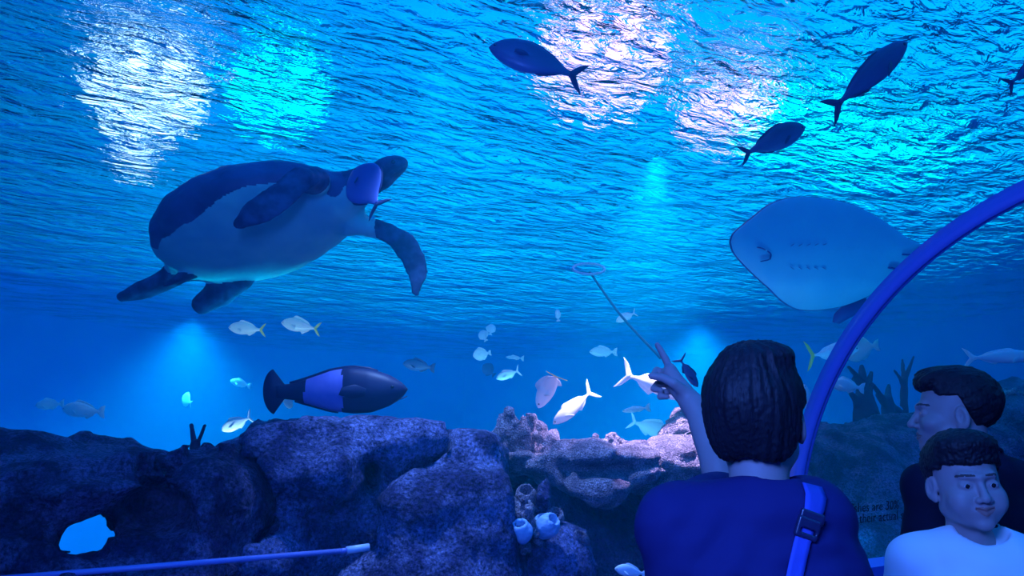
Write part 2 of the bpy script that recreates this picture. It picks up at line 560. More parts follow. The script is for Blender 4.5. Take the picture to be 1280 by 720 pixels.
CY = (.02, .50, 1.0)
spot('flood', (-3.9, 9.0, 2.9), (-3.9, 9.0, 0), 1400, CY, 130, 1, .3)
spot('flood', (2.4, 9.5, 2.9), (2.4, 9.5, 0), 1400, CY, 130, 1, .3)
spot('reef_spot', (.75, 3.6, 2.95), (.55, 3.98, 1.5), 520, (.80, .62, 1.0), 62, .9)
spot('added_fill', (-.85, 3.75, 1.2), (-.95, 3.1, 2.5), 110, (0, .55, 1.0), 100, .9)  # added unseen spot, brightens the turtle belly from below
spot('added_fill', (1.6, 3.45, .6), (1.65, 4.0, 2.6), 70, (0, .40, 1.0), 80, .8)  # added unseen spot beneath the ray to brighten its underside
spot('added_fill', (.1, 4.9, .7), (.2, 7.2, 2.3), 140, (.15, .65, 1.0), 110, .9)  # added spot hidden behind the reef, lifts the mid-water fish
spot('reef_spot', (-.3, 2.6, 2.95), (.0, 3.05, 1.1), 170, (.22, .42, 1.0), 80, .9)  # added spot without a fixture, brings out rock pillar and sponges
spot('added_fill', (-1.75, 4.3, .8), (-1.75, 5.5, 2.1), 60, (.45, .85, 1.0), 90, .9)  # another added hidden spot, for the dull fish at mid left
area('tunnel_led', (-.3, .1, 2.1), (.95, 1.6, 1.4), 44, (.06, .19, 1.0), .6, .4)
# ================================================================ reef
def rock_mat(name, c1, c2, sc=7):
    m = bpy.data.materials.new(name); m.use_nodes = True; nt = m.node_tree; N = nt.nodes.new; L = nt.links.new
    b = nt.nodes['Principled BSDF']; b.inputs['Roughness'].default_value = .85; b.inputs['Specular IOR Level'].default_value = .25
    tc = N('ShaderNodeTexCoord'); n1 = N('ShaderNodeTexNoise'); n1.inputs['Scale'].default_value = sc; n1.inputs['Detail'].default_value = 9; n1.inputs['Roughness'].default_value = .65
    n2 = N('ShaderNodeTexVoronoi'); n2.inputs['Scale'].default_value = sc * 8
    L(tc.outputs['Object'], n1.inputs['Vector']); L(tc.outputs['Object'], n2.inputs['Vector'])
    r = N('ShaderNodeValToRGB'); r.color_ramp.elements[0].position = .42; r.color_ramp.elements[1].position = .60
    r.color_ramp.elements[0].color = (*c1, 1); r.color_ramp.elements[1].color = (*c2, 1)
    L(n1.outputs['Fac'], r.inputs[0])
    n4 = N('ShaderNodeTexNoise'); n4.inputs['Scale'].default_value = sc * 11; n4.inputs['Detail'].default_value = 5; n4.inputs['Roughness'].default_value = .8
    L(tc.outputs['Object'], n4.inputs['Vector'])
    mr = N('ShaderNodeMapRange'); mr.inputs['From Min'].default_value = .40; mr.inputs['From Max'].default_value = .62; mr.inputs['To Min'].default_value = .25; mr.inputs['To Max'].default_value = 1.55
    L(n4.outputs['Fac'], mr.inputs[0])
    vm = N('ShaderNodeVectorMath'); vm.operation = 'SCALE'; L(r.outputs[0], vm.inputs[0]); L(mr.outputs[0], vm.inputs['Scale']); L(vm.outputs[0], b.inputs['Base Color'])
    n3 = N('ShaderNodeTexNoise'); n3.inputs['Scale'].default_value = sc * 6; n3.inputs['Detail'].default_value = 8; n3.inputs['Roughness'].default_value = .7
    L(tc.outputs['Object'], n3.inputs['Vector'])
    ad = N('ShaderNodeMath'); ad.operation = 'ADD'; L(n3.outputs['Fac'], ad.inputs[0])
    ml = N('ShaderNodeMath'); ml.operation = 'MULTIPLY'; ml.inputs[1].default_value = .35; L(n2.outputs['Distance'], ml.inputs[0]); L(ml.outputs[0], ad.inputs[1])
    bp = N('ShaderNodeBump'); bp.inputs['Strength'].default_value = 1.0; bp.inputs['Distance'].default_value = .06
    L(ad.outputs[0], bp.inputs['Height']); L(bp.outputs[0], b.inputs['Normal'])
    return m
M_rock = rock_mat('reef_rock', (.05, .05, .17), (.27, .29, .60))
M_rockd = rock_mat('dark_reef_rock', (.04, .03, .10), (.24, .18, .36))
M_coral_lit_shelf = rock_mat('coral_and_lit_shelf', (.34, .28, .40), (.75, .62, .78), 16)  # coral colour, also used to make the rock shelf look lit
M_cord = mat('dark_coral', (.035, .03, .06), .8, .2, bump=(60, .6, .01))
M_sponge = mat('blue_sponge', (.20, .38, .62), .8, .2, noise=(18, (.38, .55, .75), .35, .65), bump=(50, .8, .01))

BUILT = []
def near_built(P, prev):
    """distance to the seat cut by neighbouring rocks (detail fades out there)"""
    d = np.full(P.shape[:-1], 9.0, np.float32)
    for b in prev: d = np.minimum(d, b[0](P))
    return d
# sculpting in a frame carried along the tunnel side: a point is (px, py) seen at n metres beyond the wall
class Sculpt:
    def __init__(self): self.items = []; self.cuts = []; self.lo = None; self.hi = None
    def _b(self, c, r):
        lo = np.asarray(c) - r; hi = np.asarray(c) + r
        self.lo = lo if self.lo is None else np.minimum(self.lo, lo)
        self.hi = hi if self.hi is None else np.maximum(self.hi, hi)
    def blob(self, px, py, n, wx, wz, wy=None, roll=0, k=.12, cut=False):
        """ellipsoid; half sizes wx/wz given in photo pixels, wy (depth) in metres"""
        c = npos(px, py, n); sc = np.linalg.norm(c - CAM) / F
        r = np.array([wx * sc, wy if wy else wx * sc * .7, wz * sc])
        yaw = math.atan2(-(c[0]), c[1])
        R = rotm('Z', yaw) @ rotm('Y', -math.radians(roll))
        (self.cuts if cut else self.items).append((ell, c, r, R, k))
        if not cut: self._b(c, r.max() * 1.05 if False else np.abs(R) @ r * 1.02)
        return self
    def brick(self, px, py, n, wx, wz, wy, roll=0, k=.08, cut=False, yawoff=0, rd=.06):
        c = npos(px, py, n); sc = np.linalg.norm(c - CAM) / F
        r = np.array([wx * sc, wy, wz * sc])
        yaw = math.atan2(-(c[0]), c[1]) + math.radians(yawoff)
        R = rotm('Z', yaw) @ rotm('Y', -math.radians(roll))
        (self.cuts if cut else self.items).append((lambda P, c_, r_, R_: box(P, c_, r_, R_, rd), c, r, R, k))
        if not cut: self._b(c, np.abs(R) @ r * 1.02)
        return self
    def bore(self, px, py, r):
        a = npos(px, py, .1); b = npos(px, py, 3.0); sc = np.linalg.norm(npos(px, py, 1) - CAM) / F
        self.cuts.append((lambda P, c_, r_, R_: cap(P, a, b, r * sc * .8, r * sc * 1.3), a, None, None, .03)); return self
    def f(self, P):
        d = None
        for fn, c, r, R, k in self.items:
            e = fn(P, c, r, R); d = e if d is None else smin(d, e, k)
        for fn, c, r, R, k in self.cuts:
            d = smax(d, -fn(P, c, r, R), k)
        return np.maximum(d, ZB - P[..., 2]) if True else d
    def build(self, name, m, h=.03, amp=.06, sc=2.4, off=0, label=None, cat='rock', group=None, fine=.02, pad=.12):
        lo = self.lo - pad; hi = self.hi + pad; lo[2] = max(lo[2], ZB - .02)
        # keep clear of the acrylic
        def g(P):
            d = self.f(P)
            n = (P[..., 0] - FOOT[0]) * N2[0] + (P[..., 1] - FOOT[1]) * N2[1]
            return np.maximum(d, .09 + amp * .4 - n)
        det = lambda P: amp * (fbm(P, sc, 3, off) + .5 * np.abs(fbm(P, sc * 2.2, 3, off + 9))) + fine * np.abs(fbm(P, sc * 6, 3, off + 5))
        prev = [b for b in BUILT if (b[1] < hi).all() and (b[2] > lo).all()]
        def g2(P):
            d = g(P)
            for b in prev: d = np.maximum(d, max(.014, h * .9) - b[0](P))
            return d
        o = sdf_obj(name, g2, lo, hi, h, m, detail=lambda P: np.where(near_built(P, prev) > h, det(P), 0), band=amp * 3 + .08)
        def full(P):
            d = g(P); mk = np.abs(d) < amp * 3 + .08
            if mk.any(): d[mk] -= det(P[mk])
            return d
        BUILT.append((full, lo, hi))
        return tag(o, label, cat, group)

# left reef block: long sagging ledge over a cave with a see-through hole
s = Sculpt()
s.blob(30, 592, 1.0, 120, 22, .42, 4).blob(150, 610, 1.0, 105, 22, .42, 6).blob(235, 628, 1.0, 75, 34, .42, 5)
s.blob(20, 665, 1.0, 38, 75, .40).blob(-60, 670, 1.0, 80, 85, .45)
s.blob(170, 665, .95, 30, 60, .34, -5).blob(230, 690, .9, 60, 62, .40).blob(100, 628, 1.05, 90, 14, .35, 4)
s.blob(60, 735, .85, 90, 34, .4).blob(150, 735, .85, 90, 30, .4).blob(45, 690, .95, 32, 40, .34)
s.bore(96, 669, 31).bore(116, 665, 27).blob(190, 640, .55, 48, 34, .30, 3, k=.06, cut=True)
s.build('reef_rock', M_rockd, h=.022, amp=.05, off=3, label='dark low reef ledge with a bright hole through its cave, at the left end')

# broad middle rock
s = Sculpt()
s.blob(370, 588, 1.05, 105, 46, .48, 0).blob(470, 575, 1.15, 95, 34, .48).brick(390, 655, 1.05, 85, 85, .30, 2, rd=.10)
s.blob(300, 618, 1.0, 85, 34, .40, 16).blob(300, 690, .95, 90, 60, .4).blob(515, 570, 1.2, 45, 24, .40)
s.brick(440, 549, 1.1, 98, 12, .42, 0, rd=.04)
s.blob(466, 597, .62, 20, 30, .38, k=.04, cut=True).blob(260, 640, .45, 60, 20, .30, 6, k=.06, cut=True)
s.build('reef_rock', M_rock, h=.022, amp=.045, off=11, label='broad flat-topped rock directly under the big dark fish')

# faceted pillar with the notch
s = Sculpt()
s.brick(548, 584, .85, 56, 36, .26, 2, rd=.05, yawoff=12).brick(596, 598, .80, 20, 44, .20, -14, rd=.05, yawoff=-24)
s.brick(545, 660, .72, 72, 62, .26, 6, rd=.08, yawoff=14).blob(585, 705, .7, 50, 66, .25, -18).blob(510, 745, .62, 100, 50, .22)
s.blob(600, 742, .62, 60, 34, .2)
s.blob(560, 612, .36, 90, 9, .12, 8, k=.05, cut=True)
s.build('reef_rock', M_rock, h=.024, amp=.03, off=21, label='square-shouldered rock pillar rising between the flat rock and the knobby coral')

# overhanging shelf on the right
s = Sculpt()
s.blob(680, 578, 1.2, 76, 15, .42, -2).blob(765, 580, 1.12, 92, 14, .42, 6).blob(840, 590, 1.1, 85, 13, .40, 4).blob(930, 596, 1.1, 75, 22, .4)
s.build('reef_rock', M_coral_lit_shelf, h=.02, amp=.06, off=31, label='long lit reef shelf overhanging a dark recess left of the pointing man')  # lit brightness of the shelf top put into a lighter colour
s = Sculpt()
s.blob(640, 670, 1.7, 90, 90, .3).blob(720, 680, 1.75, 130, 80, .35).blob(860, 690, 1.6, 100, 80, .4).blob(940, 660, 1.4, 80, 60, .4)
s.build('reef_rock', M_rockd, h=.03, amp=.05, off=36, label='dark back rock in the shaded recess under the lit shelf')  # split from the shelf so the recess shade stays in a darker colour

# rock plug at the foot of the sponge cluster
s = Sculpt()
s.blob(698, 702, .60, 32, 26, .16, -8).blob(665, 676, .64, 36, 18, .14).blob(650, 712, .66, 34, 26, .14).blob(716, 706, .6, 14, 18, .12).blob(690, 768, .66, 46, 48, .16)
s.build('reef_rock', M_rock, h=.018, amp=.02, off=41, label='rounded rock carrying the tube sponges at bottom centre')

# right mounds
s = Sculpt()
s.blob(1075, 590, 1.3, 95, 50, .48, -4).blob(1160, 600, 1.2, 100, 70, .5).blob(1050, 640, 1.1, 90, 80, .45).blob(1010, 600, 1.15, 46, 30, .3)
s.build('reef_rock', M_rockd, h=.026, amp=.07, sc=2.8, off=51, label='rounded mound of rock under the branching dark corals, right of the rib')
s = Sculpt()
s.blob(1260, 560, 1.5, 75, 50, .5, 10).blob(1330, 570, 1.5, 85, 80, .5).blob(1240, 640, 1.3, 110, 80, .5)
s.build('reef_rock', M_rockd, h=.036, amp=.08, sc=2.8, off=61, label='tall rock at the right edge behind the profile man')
s = Sculpt()
s.blob(1105, 665, .75, 70, 40, .3).blob(1165, 655, .8, 60, 50, .3).blob(1060, 690, .7, 60, 40, .25)
s.build('reef_rock', M_rockd, h=.028, amp=.04, sc=4, off=71, label='low rubble rock behind the printed words on the acrylic')

# small stones on the right reef
def stone(px, py, n, w, hgt, off, m, label):
    s = Sculpt(); s.blob(px, py, n, w, hgt, None, off * 7 % 30 - 15).blob(px + w * .4, py + hgt * .3, n, w * .6, hgt * .6)
    s.build('reef_stone', m, h=.014, amp=.02, sc=7, off=off, label=label, fine=.006, pad=.05)

# ---- corals
def knob_coral(name, knobs, n, base, m, label, h=.011, seed=1, lumps=.35):
    """knobs: (px, py, r px); fused fingers with pitted skin"""
    rr = random.Random(seed); parts = []
    lo = hi = None
    for px, py, r in knobs:
        nn = n + rr.uniform(-.06, .06); c = npos(px, py, nn); sc = np.linalg.norm(c - CAM) / F
        b = npos(base[0] + (px - base[0]) * .55, base[1], n + .02)
        parts.append((c, b, r * sc, r * sc * 1.15))
        l = np.minimum(c, b) - r * sc * 1.6; g = np.maximum(c, b) + r * sc * 1.6
        lo = l if lo is None else np.minimum(lo, l); hi = g if hi is None else np.maximum(hi, g)
    def f(P):
        d = None
        for c, b, r0, r1 in parts:
            e = cap(P, c, b, r0, r1 * .8); d = e if d is None else smin(d, e, .006)
        return d
    prev = [b for b in BUILT if (b[1] < hi).all() and (b[2] > lo).all()]
    f0 = f
    def f(P):
        d = f0(P)
        for b in prev: d = np.maximum(d, .006 - b[0](P))
        return d
    det = lambda P: .022 * (lumps - np.minimum(cells(P, 34, seed), .8) + .2) + .004 * fbm(P, 40, 2, seed)
    o = sdf_obj(name, f, lo - .02, hi + .02, h, m, detail=det, band=.08)
    BUILT.append((lambda P: f0(P) - .006, lo, hi))
    return tag(o, label, 'coral')

def heap(profile, depth_px, r, n, count, seed):
    """knobs strewn under a skyline profile [(px, py)...]"""
    rr = random.Random(seed); xs_ = [q[0] for q in profile]; ys_ = [q[1] for q in profile]; out = []
    for i in range(count):
        x = rr.uniform(xs_[0], xs_[-1]); t = rr.random() ** 1.3
        y = float(np.interp(x, xs_, ys_)) + r + t * depth_px
        out.append((x, y, r * rr.uniform(.75, 1.15)))
    return out
knob_coral('knobby_coral', heap([(605, 540), (622, 528), (632, 506), (646, 514), (662, 504), (672, 522), (690, 530), (706, 548)], 38, 6.5, 1.1, 60, 3),
           1.06, (655, 580), M_coral_lit_shelf, 'lilac knobby coral heap on top of the reef left of the white fish', seed=3)
knob_coral('knobby_coral', heap([(722, 558), (738, 548), (748, 536), (762, 534), (776, 546), (800, 547), (822, 550), (844, 562)], 20, 4.6, 1.1, 60, 5),
           1.0, (785, 584), M_coral_lit_shelf, 'low crusty coral strip running along the lit shelf edge', seed=5, h=.009)
# upright pale coral plate pieces near the arm
s = Sculpt(); s.blob(858, 540, 1.1, 12, 22, .06, 22).blob(842, 552, 1.1, 16, 14, .06, 35).blob(866, 532, 1.1, 6, 12, .05, -8)
s.build('plate_coral', M_coral_lit_shelf, h=.012, amp=.02, sc=9, off=81, label='pale fan-shaped coral leaning beside the raised forearm', cat='coral', pad=.06)
s = Sculpt(); s.blob(866, 562, .98, 16, 11, .07, -8).blob(856, 568, .98, 12, 7, .05).blob(878, 556, 1.0, 8, 8, .05)
s.build('cup_coral', M_coral_lit_shelf, h=.011, amp=.018, sc=11, off=83, label='small pinkish cup coral below the pale fan coral', cat='coral', pad=.06)

def branch_coral(segs, n, label, name='branching_coral', m=M_cord, h=.008, seat=True):
    """segs: list of (px0, py0, px1, py1, r0, r1) in photo pixels"""
    L_ = []; lo = hi = None
    for k, (a, b, c, d, r0, r1) in enumerate(segs):
        p = npos(a, b, n); q = npos(c, d, n + .05 * math.sin(k * 2.1)); sc = np.linalg.norm(p - CAM) / F
        L_.append((p, q, r0 * sc, r1 * sc))
        l = np.minimum(p, q) - max(r0, r1) * sc * 1.5; g = np.maximum(p, q) + max(r0, r1) * sc * 1.5
        lo = l if lo is None else np.minimum(lo, l); hi = g if hi is None else np.maximum(hi, g)
    def f(P):
        d = None
        for p, q, r0, r1 in L_:
            e = cap(P, p, q, r0, r1); d = e if d is None else smin(d, e, .015)
        for b_ in prev: d = np.maximum(d, .008 - b_[0](P))
        return d
    prev = [b_ for b_ in BUILT if seat and (b_[1] < hi).all() and (b_[2] > lo).all()]
    o = sdf_obj(name, f, lo - .02, hi + .02, h, m, detail=lambda P: .003 * fbm(P, 30, 2), band=.05)
    BUILT.append((lambda P: f(P) - .004, lo, hi))
    return tag(o, label, 'coral')
branch_coral([(247, 575, 244, 556, 6, 4), (244, 560, 239, 532, 3.6, 2.4), (245, 560, 256, 532, 3.4, 2.4)], 1.0, 'dark X-shaped twig coral standing alone on the left ledge', 'twig_coral', h=.005, seat=False)
branch_coral([(1085, 530, 1080, 500, 16, 11), (1080, 502, 1077, 458, 10, 2.5), (1078, 478, 1061, 459, 4, 1.8), (1080, 490, 1067, 474, 4, 2), (1083, 490, 1089, 466, 5, 2),
              (1082, 500, 1090, 480, 5, 2.5), (1075, 505, 1064, 492, 5, 3)], 1.45, 'thick dark stubby branching coral just right of the tunnel rib')
branch_coral([(1112, 532, 1109, 500, 9, 6), (1109, 502, 1111, 482, 5, 2), (1107, 504, 1092, 482, 4, 2), (1108, 510, 1096, 494, 3.5, 1.8), (1113, 508, 1126, 516, 5, 4)], 1.5, 'low forked dark coral between the stubby one and the tall slim one')
branch_coral([(1130, 530, 1130, 476, 5, 3.4), (1130, 478, 1128, 450, 3, 1.4), (1131, 474, 1142, 446, 2.6, 1.2), (1129, 478, 1118, 463, 2.6, 1.2)], 1.5, 'tall slim dark branching coral beside the profile man nose')
s = Sculpt(); s.blob(1215, 500, 1.4, 40, 7, .05, 12).blob(1262, 505, 1.4, 20, 18, .1).blob(1250, 487, 1.4, 26, 5, .05, 18)
s.build('plate_coral', M_coral_lit_shelf, h=.016, amp=.02, sc=9, off=91, label='pale plate coral behind the back of the profile man head', cat='coral', pad=.06)

# ---- tube sponges: hollow cups with a rim
def tube_sponge(px, py, n, r, ln_px, lean, label, m=M_sponge, wall=.32, tip=(0, -.75)):
    c = npos(px, py, n); sc = np.linalg.norm(c - CAM) / F
    ax = np.array([math.sin(math.radians(lean)), tip[1], math.cos(math.radians(lean))]); ax /= np.linalg.norm(ax)
    R_ = r * sc; Lh = ln_px * sc; a = c - ax * Lh; b = c
    def f(P):
        d = smin(cap(P, a, a + ax * Lh * .5, R_ * .75, R_ * 1.15), cap(P, a + ax * Lh * .5, b, R_ * 1.1, R_ * .8), .02)
        e = cap(P, b - ax * Lh * .55, b + ax * Lh * .8, R_ * (.8 - wall), R_ * (.95 - wall))
        cutp = ((P - P3(b)) @ P3(ax)) - R_ * .25
        d = smax(smax(d, -e, .006), cutp, .008)
        for b_ in prev: d = np.maximum(d, .005 - b_[0](P))
        return d
    lo = np.minimum(a, b) - R_ * 1.7; hi = np.maximum(a, b) + R_ * 1.7
    prev = [b_ for b_ in BUILT if (b_[1] < hi).all() and (b_[2] > lo).all()]
    solid = lambda P: smin(cap(P, a, a + ax * Lh * .5, R_ * .75, R_ * 1.15), cap(P, a + ax * Lh * .5, b + ax * R_, R_ * 1.1, R_ * .9), .02) - .004
    o = sdf_obj('tube_sponge', f, lo, hi, .006, m, detail=lambda P: .004 * fbm(P, 30, 2, px), band=.04)
    BUILT.append((solid, lo, hi))
    return tag(o, label, 'sponge')
tube_sponge(692, 649, .40, 11, 26, 38, 'pale blue tube sponge with an open round mouth, right one of the front pair')
tube_sponge(650, 655, .42, 11, 22, -12, 'pale blue tube sponge with a narrow mouth, left one of the front pair')
tube_sponge(678, 645, .50, 8, 20, 5, 'small blue sponge cup tucked above the front pair of sponges')
tube_sponge(697, 640, .52, 10, 24, 20, 'lilac open sponge cup up right of the front pair', M_coral_lit_shelf)
tube_sponge(657, 612, .56, 11, 22, -8, 'lilac wide-mouthed sponge ring left of the tall knob', M_coral_lit_shelf, wall=.2)
tube_sponge(723, 664, .46, 6, 26, -28, 'thin lilac tube sponge leaning at the right of the cluster', M_coral_lit_shelf)
knob_coral('column_coral', [(681, 609, 8), (677, 622, 9), (672, 636, 10)], .56, (668, 655), M_rock, 'dark pillar coral knob sticking up over the tube sponges', seed=7, h=.009)
knob_coral('barrel_coral', [(630, 618, 9), (622, 632, 10), (638, 636, 13), (624, 652, 12), (642, 656, 12)], .60, (632, 670), M_coral_lit_shelf, 'lilac ribbed barrel coral at the left of the sponge cluster', seed=8, h=.009)
knob_coral('knobby_coral', heap([(636, 640), (655, 622), (690, 634), (712, 652), (730, 676)], 44, 5.5, .5, 50, 9), .50, (680, 700), M_coral_lit_shelf, 'crusty lilac coral filling between the tube sponges', seed=9, h=.008)

# ---- pale pipe lying along the reef foot behind the acrylic
M_pipe = mat('white_pipe', (.22, .24, .60), .4, .5)
a = npos(-40, 727, .42); b = npos(425, 689, .42)
V, Fc = tube([a, a * .5 + b * .5, b], .0085, 12)
pipe = mesh_obj('water_pipe', V, Fc, M_pipe); tag(pipe, 'pale pipe running along the foot of the reef at lower left', 'pipe')
c0 = npos(433, 688, .42); c1 = npos(461, 684, .42)
V, Fc = tube([c0, c0 * .5 + c1 * .5, c1], .012, 12); mesh_obj('end_fitting', V, Fc, mat('pale_fitting', (.6, .65, .8), .4, .5), pipe)
V, Fc = tube([b, c0], .008, 12); mesh_obj('coupling', V, Fc, M_pipe, pipe)
# ================================================================ swimming animals
CR = np.array([1.0, 0, 0]); CU = np.array([0, -sp, cp]); CD = np.array([0, cp, sp])

def two_tone(name, back, belly, z0, z1, rough=.45, spec=.5, noise=0.0, emit=None):
    """countershaded skin: the animal's own colouring by height on its body"""
    m = bpy.data.materials.new(name); m.use_nodes = True; nt = m.node_tree; N = nt.nodes.new; L = nt.links.new
    b = nt.nodes['Principled BSDF']; b.inputs['Roughness'].default_value = rough; b.inputs['Specular IOR Level'].default_value = spec
    tc = N('ShaderNodeTexCoord'); sx = N('ShaderNodeSeparateXYZ'); L(tc.outputs['Object'], sx.inputs[0])
    n = N('ShaderNodeTexNoise'); n.inputs['Scale'].default_value = 9; L(tc.outputs['Object'], n.inputs['Vector'])
    ma = N('ShaderNodeMath'); ma.operation = 'MULTIPLY_ADD'; ma.inputs[1].default_value = noise
    L(n.outputs['Fac'], ma.inputs[0]); L(sx.outputs['Z'], ma.inputs[2])
    r = N('ShaderNodeMapRange'); r.inputs['From Min'].default_value = z0; r.inputs['From Max'].default_value = z1
    L(ma.outputs[0], r.inputs[0])
    mx = N('ShaderNodeMix'); mx.data_type = 'RGBA'; mx.inputs[6].default_value = (*belly, 1); mx.inputs[7].default_value = (*back, 1)
    L(r.outputs[0], mx.inputs[0]); L(mx.outputs[2], b.inputs['Base Color'])
    return m
M_silver = two_tone('silver_fish_skin', (.50, .60, .62), (.95, .97, .95), -.02, .10, .35, .6)
M_white = two_tone('white_fish_skin', (.85, .85, .8), (.97, .97, .95), -.02, .10, .35, .6)
M_dark = two_tone('dark_fish_skin', (.03, .05, .14), (.12, .20, .42), -.10, .04, .4, .5)
M_black = mat('near_black_fish_skin', (.012, .015, .06), .5, .4)
M_band = mat('violet_band_skin', (.22, .22, .62), .55, .4, noise=(14, (.12, .13, .5), .3, .7))
M_yellow = mat('yellow_fin', (.85, .75, .15), .5, .3)
M_palefin = mat('pale_fin', (.85, .92, .9), .5, .3)
M_darkfin = mat('dark_fin', (.03, .04, .12), .5, .3)
M_eye = mat('fish_eye', (.01, .01, .02), .15, .8)

def frame(px, py, Y, ang, yaw=0, roll=0):
    a = math.radians(ang); y = math.radians(yaw); r = math.radians(roll)
    h = math.cos(a) * CR + math.sin(a) * CU
    u = -math.sin(a) * CR + math.cos(a) * CU
    if math.cos(a) < 0: u = -u
    f = math.cos(y) * h + math.sin(y) * CD
    s = np.cross(u, f); s /= np.linalg.norm(s)          # left side
    u2 = math.cos(r) * u + math.sin(r) * s; s2 = np.cross(u2, f)
    M = Matrix(((f[0], s2[0], u2[0], 0), (f[1], s2[1], u2[1], 0), (f[2], s2[2], u2[2], 0), (0, 0, 0, 1)))
    M.translation = Vector(at(px, py, Y))
    return M

KINDS_F = {   # station x (head 0 .. tail root 1), top, bottom, half width
    'jack':   ([0, .04, .12, .25, .4, .55, .7, .85, .95, 1], [.0, .045, .085, .12, .135, .125, .095, .05, .022, .018], [.0, .04, .075, .11, .125, .115, .085, .045, .02, .018], [0, .03, .05, .065, .07, .06, .045, .025, .012, .008]),
    'bream':  ([0, .04, .12, .25, .4, .55, .7, .85, .95, 1], [.0, .06, .12, .17, .19, .175, .13, .07, .035, .03], [.0, .045, .09, .14, .16, .15, .115, .06, .035, .03], [0, .03, .055, .075, .08, .07, .05, .028, .014, .01]),
    'disc':   ([0, .04, .12, .25, .4, .55, .7, .85, .95, 1], [.0, .10, .20, .30, .34, .32, .24, .12, .05, .04], [.0, .08, .18, .27, .32, .31, .24, .12, .05, .04], [0, .03, .05, .07, .075, .07, .05, .03, .014, .01]),
    'slim':   ([0, .04, .12, .25, .4, .55, .7, .85, .95, 1], [.0, .03, .06, .085, .095, .09, .07, .04, .02, .015], [.0, .03, .055, .08, .09, .085, .065, .035, .018, .015], [0, .025, .045, .055, .06, .05, .04, .022, .012, .008]),
    'hump':   ([0, .02, .06, .14, .28, .42, .58, .74, .88, 1], [.0, .025, .055, .095, .135, .15, .13, .085, .05, .042], [.0, .03, .065, .105, .145, .15, .13, .09, .055, .045], [0, .03, .05, .07, .09, .09, .075, .05, .03, .02]),
}
def fish_body(kind, bend=0, n=22, m=34):
    xs, t, b, w_ = KINDS_F[kind]
    k = np.linspace(0, 1, m) ** 1.15
    T = np.interp(k, xs, t); B = np.interp(k, xs, b); W = np.interp(k, xs, w_)
    def sm(a):
        for _ in range(2): a[1:-1] = .25 * a[:-2] + .5 * a[1:-1] + .25 * a[2:]
        return a
    T, B, W = sm(T), sm(B), sm(W)
    a = np.linspace(0, 2 * PI, n, endpoint=False)
    rings = []
    for i in range(m):
        ca, sa = np.cos(a), np.sin(a)
        z = np.where(sa > 0, sa * max(T[i], .004), sa * max(B[i], .004))
        y = np.sign(ca) * np.abs(ca) ** .9 * max(W[i], .003)
        rings.append(np.stack([np.full(n, .42 - k[i] * .84), y, z], 1))
    return rings

def bend_pts(V, bend):
    """curl the body sideways about its middle"""
    V = np.asarray(V, float).copy()
    if abs(bend) < 1e-4: return V
    x = V[:, 0]; y = V[:, 1]
    th = -bend * x; R_ = 1.0 / bend
    V[:, 0] = (R_ + y) * np.sin(bend * x); V[:, 1] = (R_ + y) * np.cos(bend * x) - R_
    return V

def fin(outline, thick=.008, y=0.0):
    """fin in the fish's mid plane from (x, z) outline"""
    return slab(outline, thick, (0, y, 0), (1, 0, 0), (0, 0, 1))

